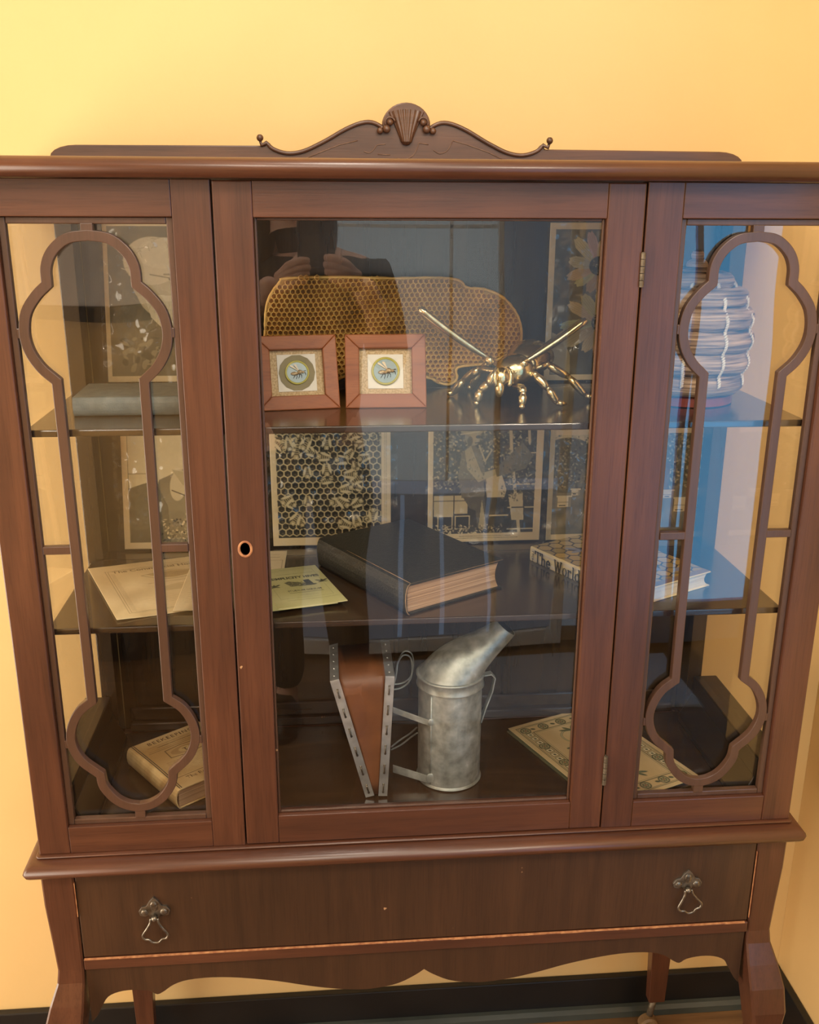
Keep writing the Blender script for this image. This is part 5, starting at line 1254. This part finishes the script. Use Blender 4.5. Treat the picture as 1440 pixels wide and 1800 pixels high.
    board(LB, 'bellows_board'); board(RB, 'bellows_board')
    # leather between the boards, gathered in shallow folds
    rings = []
    for k in range(9):
        s = k/8; za = .0030+s*(.1862-.003); xl = -.0700+(-.1165+.0700)*s+.0062; zr = .0030+s*(.1892-.003); xr = -.0520+(.0105)*s-.0062
        sag = .003*math.sin(s*PI)
        ring = []
        for j in range(11):
            u_ = j/10; ring.append((xl+(xr-xl)*u_, y0+.0030+sag*math.sin(u_*PI)+.0010*math.cos(s*20), za+(zr-za)*u_))
        for j in range(10, -1, -1):
            u_ = j/10; ring.append((xl+(xr-xl)*u_, y1-.003, za+(zr-za)*u_))
        rings.append(ring)
    MB().loft(rings).build('bellows_leather', LEATHER, t, smooth=True)
    # wire coil and brackets between bellows and canister
    m = MB()
    m.tube(catmull([(-.0360, .170, .118), (-.0280, .170, .150), (-.0250, .172, .170), (-.0170, .172, .182), (-.0070, .172, .178), (-.0040, .172, .160), (-.0080, .170, .142), (-.0200, .170, .131), (-.0350, .170, .128)], 6), .0014, 6)
    m.tube(catmull([(-.0360, .175, .124), (-.0280, .175, .156), (-.0230, .176, .174), (-.0150, .176, .186), (-.0050, .176, .182), (-.0020, .176, .165), (-.0060, .175, .146), (-.0180, .175, .136), (-.0350, .175, .134)], 6), .0012, 6)
    m.tube(catmull([(-.0350, .170, .034), (-.0220, .170, .045), (-.0080, .165, .058), (.0020, .158, .072)], 6), .0012, 6); m.tube(catmull([(-.0350, .172, .028), (-.0200, .172, .036), (-.0060, .168, .050), (.0030, .160, .062)], 6), .0012, 6)
    m.build('wire_bracket', GALV, t, smooth=True)
    for (za, zb, w_) in ((.1190, .1050, .0045), (.0240, .0140, .0060)):
        m = MB(); A = Vector((-.0352, .128, za)); B = Vector((c[0]-R*.70, c[1]-R*.72-.0015, zb)); d = (B-A).normalized(); up2 = Vector((0, 0, 1))
        rings = [[p+up2*w_+Vector((0, -.0008, 0)), p-up2*w_+Vector((0, -.0008, 0)), p-up2*w_+Vector((0, .0008, 0)), p+up2*w_+Vector((0, .0008, 0))] for p in (A, A.lerp(B, .5), B)]
        m.loft(rings); m.ball(B+Vector((.001, -.0012, w_*.6)), (w_*1.1, .0022, w_*1.3), 12, 8); m.build('strap', GALV, t, bevel=.0005)
smoker()

# ================================================================== THE PHOTOGRAPHER (seen mirrored in the door glass)
def skinned(name, chains, mat, parent, sub=2):
    """chains: list of lists of (co, radius); each chain is its own limb, first chain may have branches by shared coordinates"""
    vs_ = []; es = []; rad = []; idx = {}
    roots = []
    for ch in chains:
        prev = None; first = True
        for co, r in ch:
            key = tuple(round(k, 4) for k in co)
            if key in idx: i = idx[key]
            else:
                i = len(vs_); idx[key] = i; vs_.append(co); rad.append(r)
                if first: roots.append(i)
            if prev is not None and prev != i: es.append((prev, i))
            prev = i; first = False
    me = bpy.data.meshes.new(name); me.from_pydata(vs_, es, [])
    o = link(name, me, mat, parent)
    md = o.modifiers.new('skin', 'SKIN'); md.use_smooth_shade = True
    if not me.skin_vertices: me.skin_vertices.new(name='')
    for i, sv in enumerate(me.skin_vertices[0].data):
        sv.radius = (rad[i], rad[i]) if not isinstance(rad[i], tuple) else rad[i]; sv.use_root = i in roots
    s = o.modifiers.new('sub', 'SUBSURF'); s.levels = sub; s.render_levels = sub
    return o
def person():
    X = -.165; Y = -1.455; G = FLOOR
    t = thing('person', 'person in dark jacket with dark hair holding up a phone, mirrored in the door glass', 'person', (X, Y, G))
    hz = lambda h: G+h*.958
    pel = ((X, Y, hz(.90)), .125)
    chest = ((X, Y, hz(1.20)), .135); neck = ((X-.006, Y+.015, hz(1.375)), .050); headb = ((X-.018, Y+.045, hz(1.46)), .062); headm = ((X-.026, Y+.045, hz(1.53)), .078); headt = ((X-.028, Y+.035, hz(1.595)), .055)
    chains = [[pel, ((X, Y, hz(1.05)), .112), chest, ((X, Y, hz(1.31)), .095), neck, headb, headm, headt]]
    wrists = {}
    for s in (-1, 1):
        sh = ((X+s*.165, Y, hz(1.315)), .055); el = ((X+s*.215, Y+.13, hz(1.11)), .042)
        wr, palm = ((((-.272, -1.165, .575), .027), ((-.218, -1.120, .622), .031)) if s < 0 else (((-.012, -1.165, .570), .027), ((-.048, -1.120, .628), .031)))
        wrists[s] = wr[0]
        chains.append([((X, Y, hz(1.31)), .095), sh, el, wr, palm])
        chains.append([pel, ((X+s*.085, Y, hz(.84)), .088), ((X+s*.09, Y+.01, hz(.47)), .056), ((X+s*.095, Y-.01, hz(.10)), .038), ((X+s*.095, Y+.01, hz(.045)), .036), ((X+s*.105, Y+.13, hz(.030)), .028)])
        # four fingers close round the front edge of the phone, thumb behind it
        p = Vector(palm[0])
        for k in range(4):
            L = (.96, 1.0, .94, .80)[k]; up_k = (.018, .004, -.010, -.023)[k]
            dirx = Vector((-s*.80, .10, .58)).normalized()
            a = p+Vector((-s*.004, .014, up_k*.6))+dirx*.012
            kn = p+Vector((0, .036, up_k))+dirx*.036; mid = kn+Vector((-s*.026*L, .003, .010)); tip = mid+Vector((-s*.018*L, -.006, -.001))
            chains.append([(tuple(p+Vector((s*.002, .004, up_k*.5))), .0135), (tuple(a), .0120), (tuple(kn), .0108), (tuple(mid), .0096), (tuple(tip), .0078)])
        chains.append([(tuple(p+Vector((0, -.006, -.004))), .0140), (tuple(p+Vector((-s*.024, -.016, .020))), .0115), (tuple(p+Vector((-s*.042, -.016, .044))), .0098), (tuple(p+Vector((-s*.052, -.016, .058))), .0080)])
    skinned('body', chains, SKIN, t)
    hx, hy, hzz = headm[0]
    F = MB(); F.ball((hx, hy+.080, hzz-.012), (.013, .020, .020), 12, 8); F.ball((hx, hy+.070, hzz-.052), (.026, .014, .008), 12, 6)
    F.build('nose_and_mouth', SKIN, t, smooth=True)
    F = MB()
    for s in (-1, 1): F.ball((hx+s*.030, hy+.070, hzz+.008), (.013, .009, .008), 10, 8)
    F.build('eyes', BLACKI, t, smooth=True)
    for s in (-1, 1): MB().ball((hx+s*.078, hy-.002, hzz-.008), (.010, .018, .030), 10, 8).build('ear', SKIN, t, smooth=True)
    m = MB(); m.ball((hx, hy-.022, hzz+.022), (.094, .092, .092), 20, 12)
    for s in (-1, 1): m.ball((hx+s*.072, hy-.010, hzz-.080), (.034, .050, .115), 14, 10)
    m.ball((hx, hy-.062, hzz-.07), (.085, .045, .14), 16, 10)
    m.build('hair', HAIRM, t, smooth=True)
    # jacket over torso and arms, trousers, shoes
    jc = [[((X, Y, hz(.82)), .150), ((X, Y, hz(1.02)), .145), ((X, Y, hz(1.20)), .158), ((X, Y, hz(1.315)), .110), ((X, Y+.005, hz(1.365)), .066)]]
    for s in (-1, 1): jc.append([((X, Y, hz(1.315)), .110), ((X+s*.165, Y, hz(1.315)), .070), ((X+s*.205, Y+.14, hz(1.13)), .056), (tuple(Vector(wrists[s])+Vector((s*.010, -.022, -.016))), .040)])
    skinned('jacket', jc, JACK, t)
    tc_ = [[((X, Y, hz(.93)), .128), ((X, Y, hz(.86)), .125)]]
    for s in (-1, 1): tc_.append([((X, Y, hz(.86)), .125), ((X+s*.088, Y, hz(.78)), .096), ((X+s*.09, Y+.01, hz(.47)), .072), ((X+s*.095, Y-.01, hz(.09)), .060)])
    skinned('trousers', tc_, TROU, t)
    for s in (-1, 1): MB().loft([[(X+s*.10+.045*math.cos(a)*k, Y+.045+.115*math.sin(a)*k, G+zz) for a in np.linspace(0, 2*PI, 16, endpoint=False)] for k, zz in ((1, .0015), (1.02, .025), (.85, .060), (.5, .085))]).build('shoe', SHOE, t, smooth=True)
    ph = thing('phone', 'black phone held upright in both hands, mirrored in the door glass', 'phone', (-.118, -1.108, .665))
    bx('phone_body', PHONE, ph, -.172, -.096, -1.1135, -1.1055, .655, .818, .003)
    MB().tube([(-.1178, -1.1054, .8041), (-.1178, -1.1040, .8041)], .006, 16).build('lens_ring', PEWTER, ph)
    m_s = emit('phone_screen', (.5, .42, .25), .5)
    bx('screen', m_s, ph, -.168, -.100, -1.1142, -1.1136, .661, .812, 0)
person()
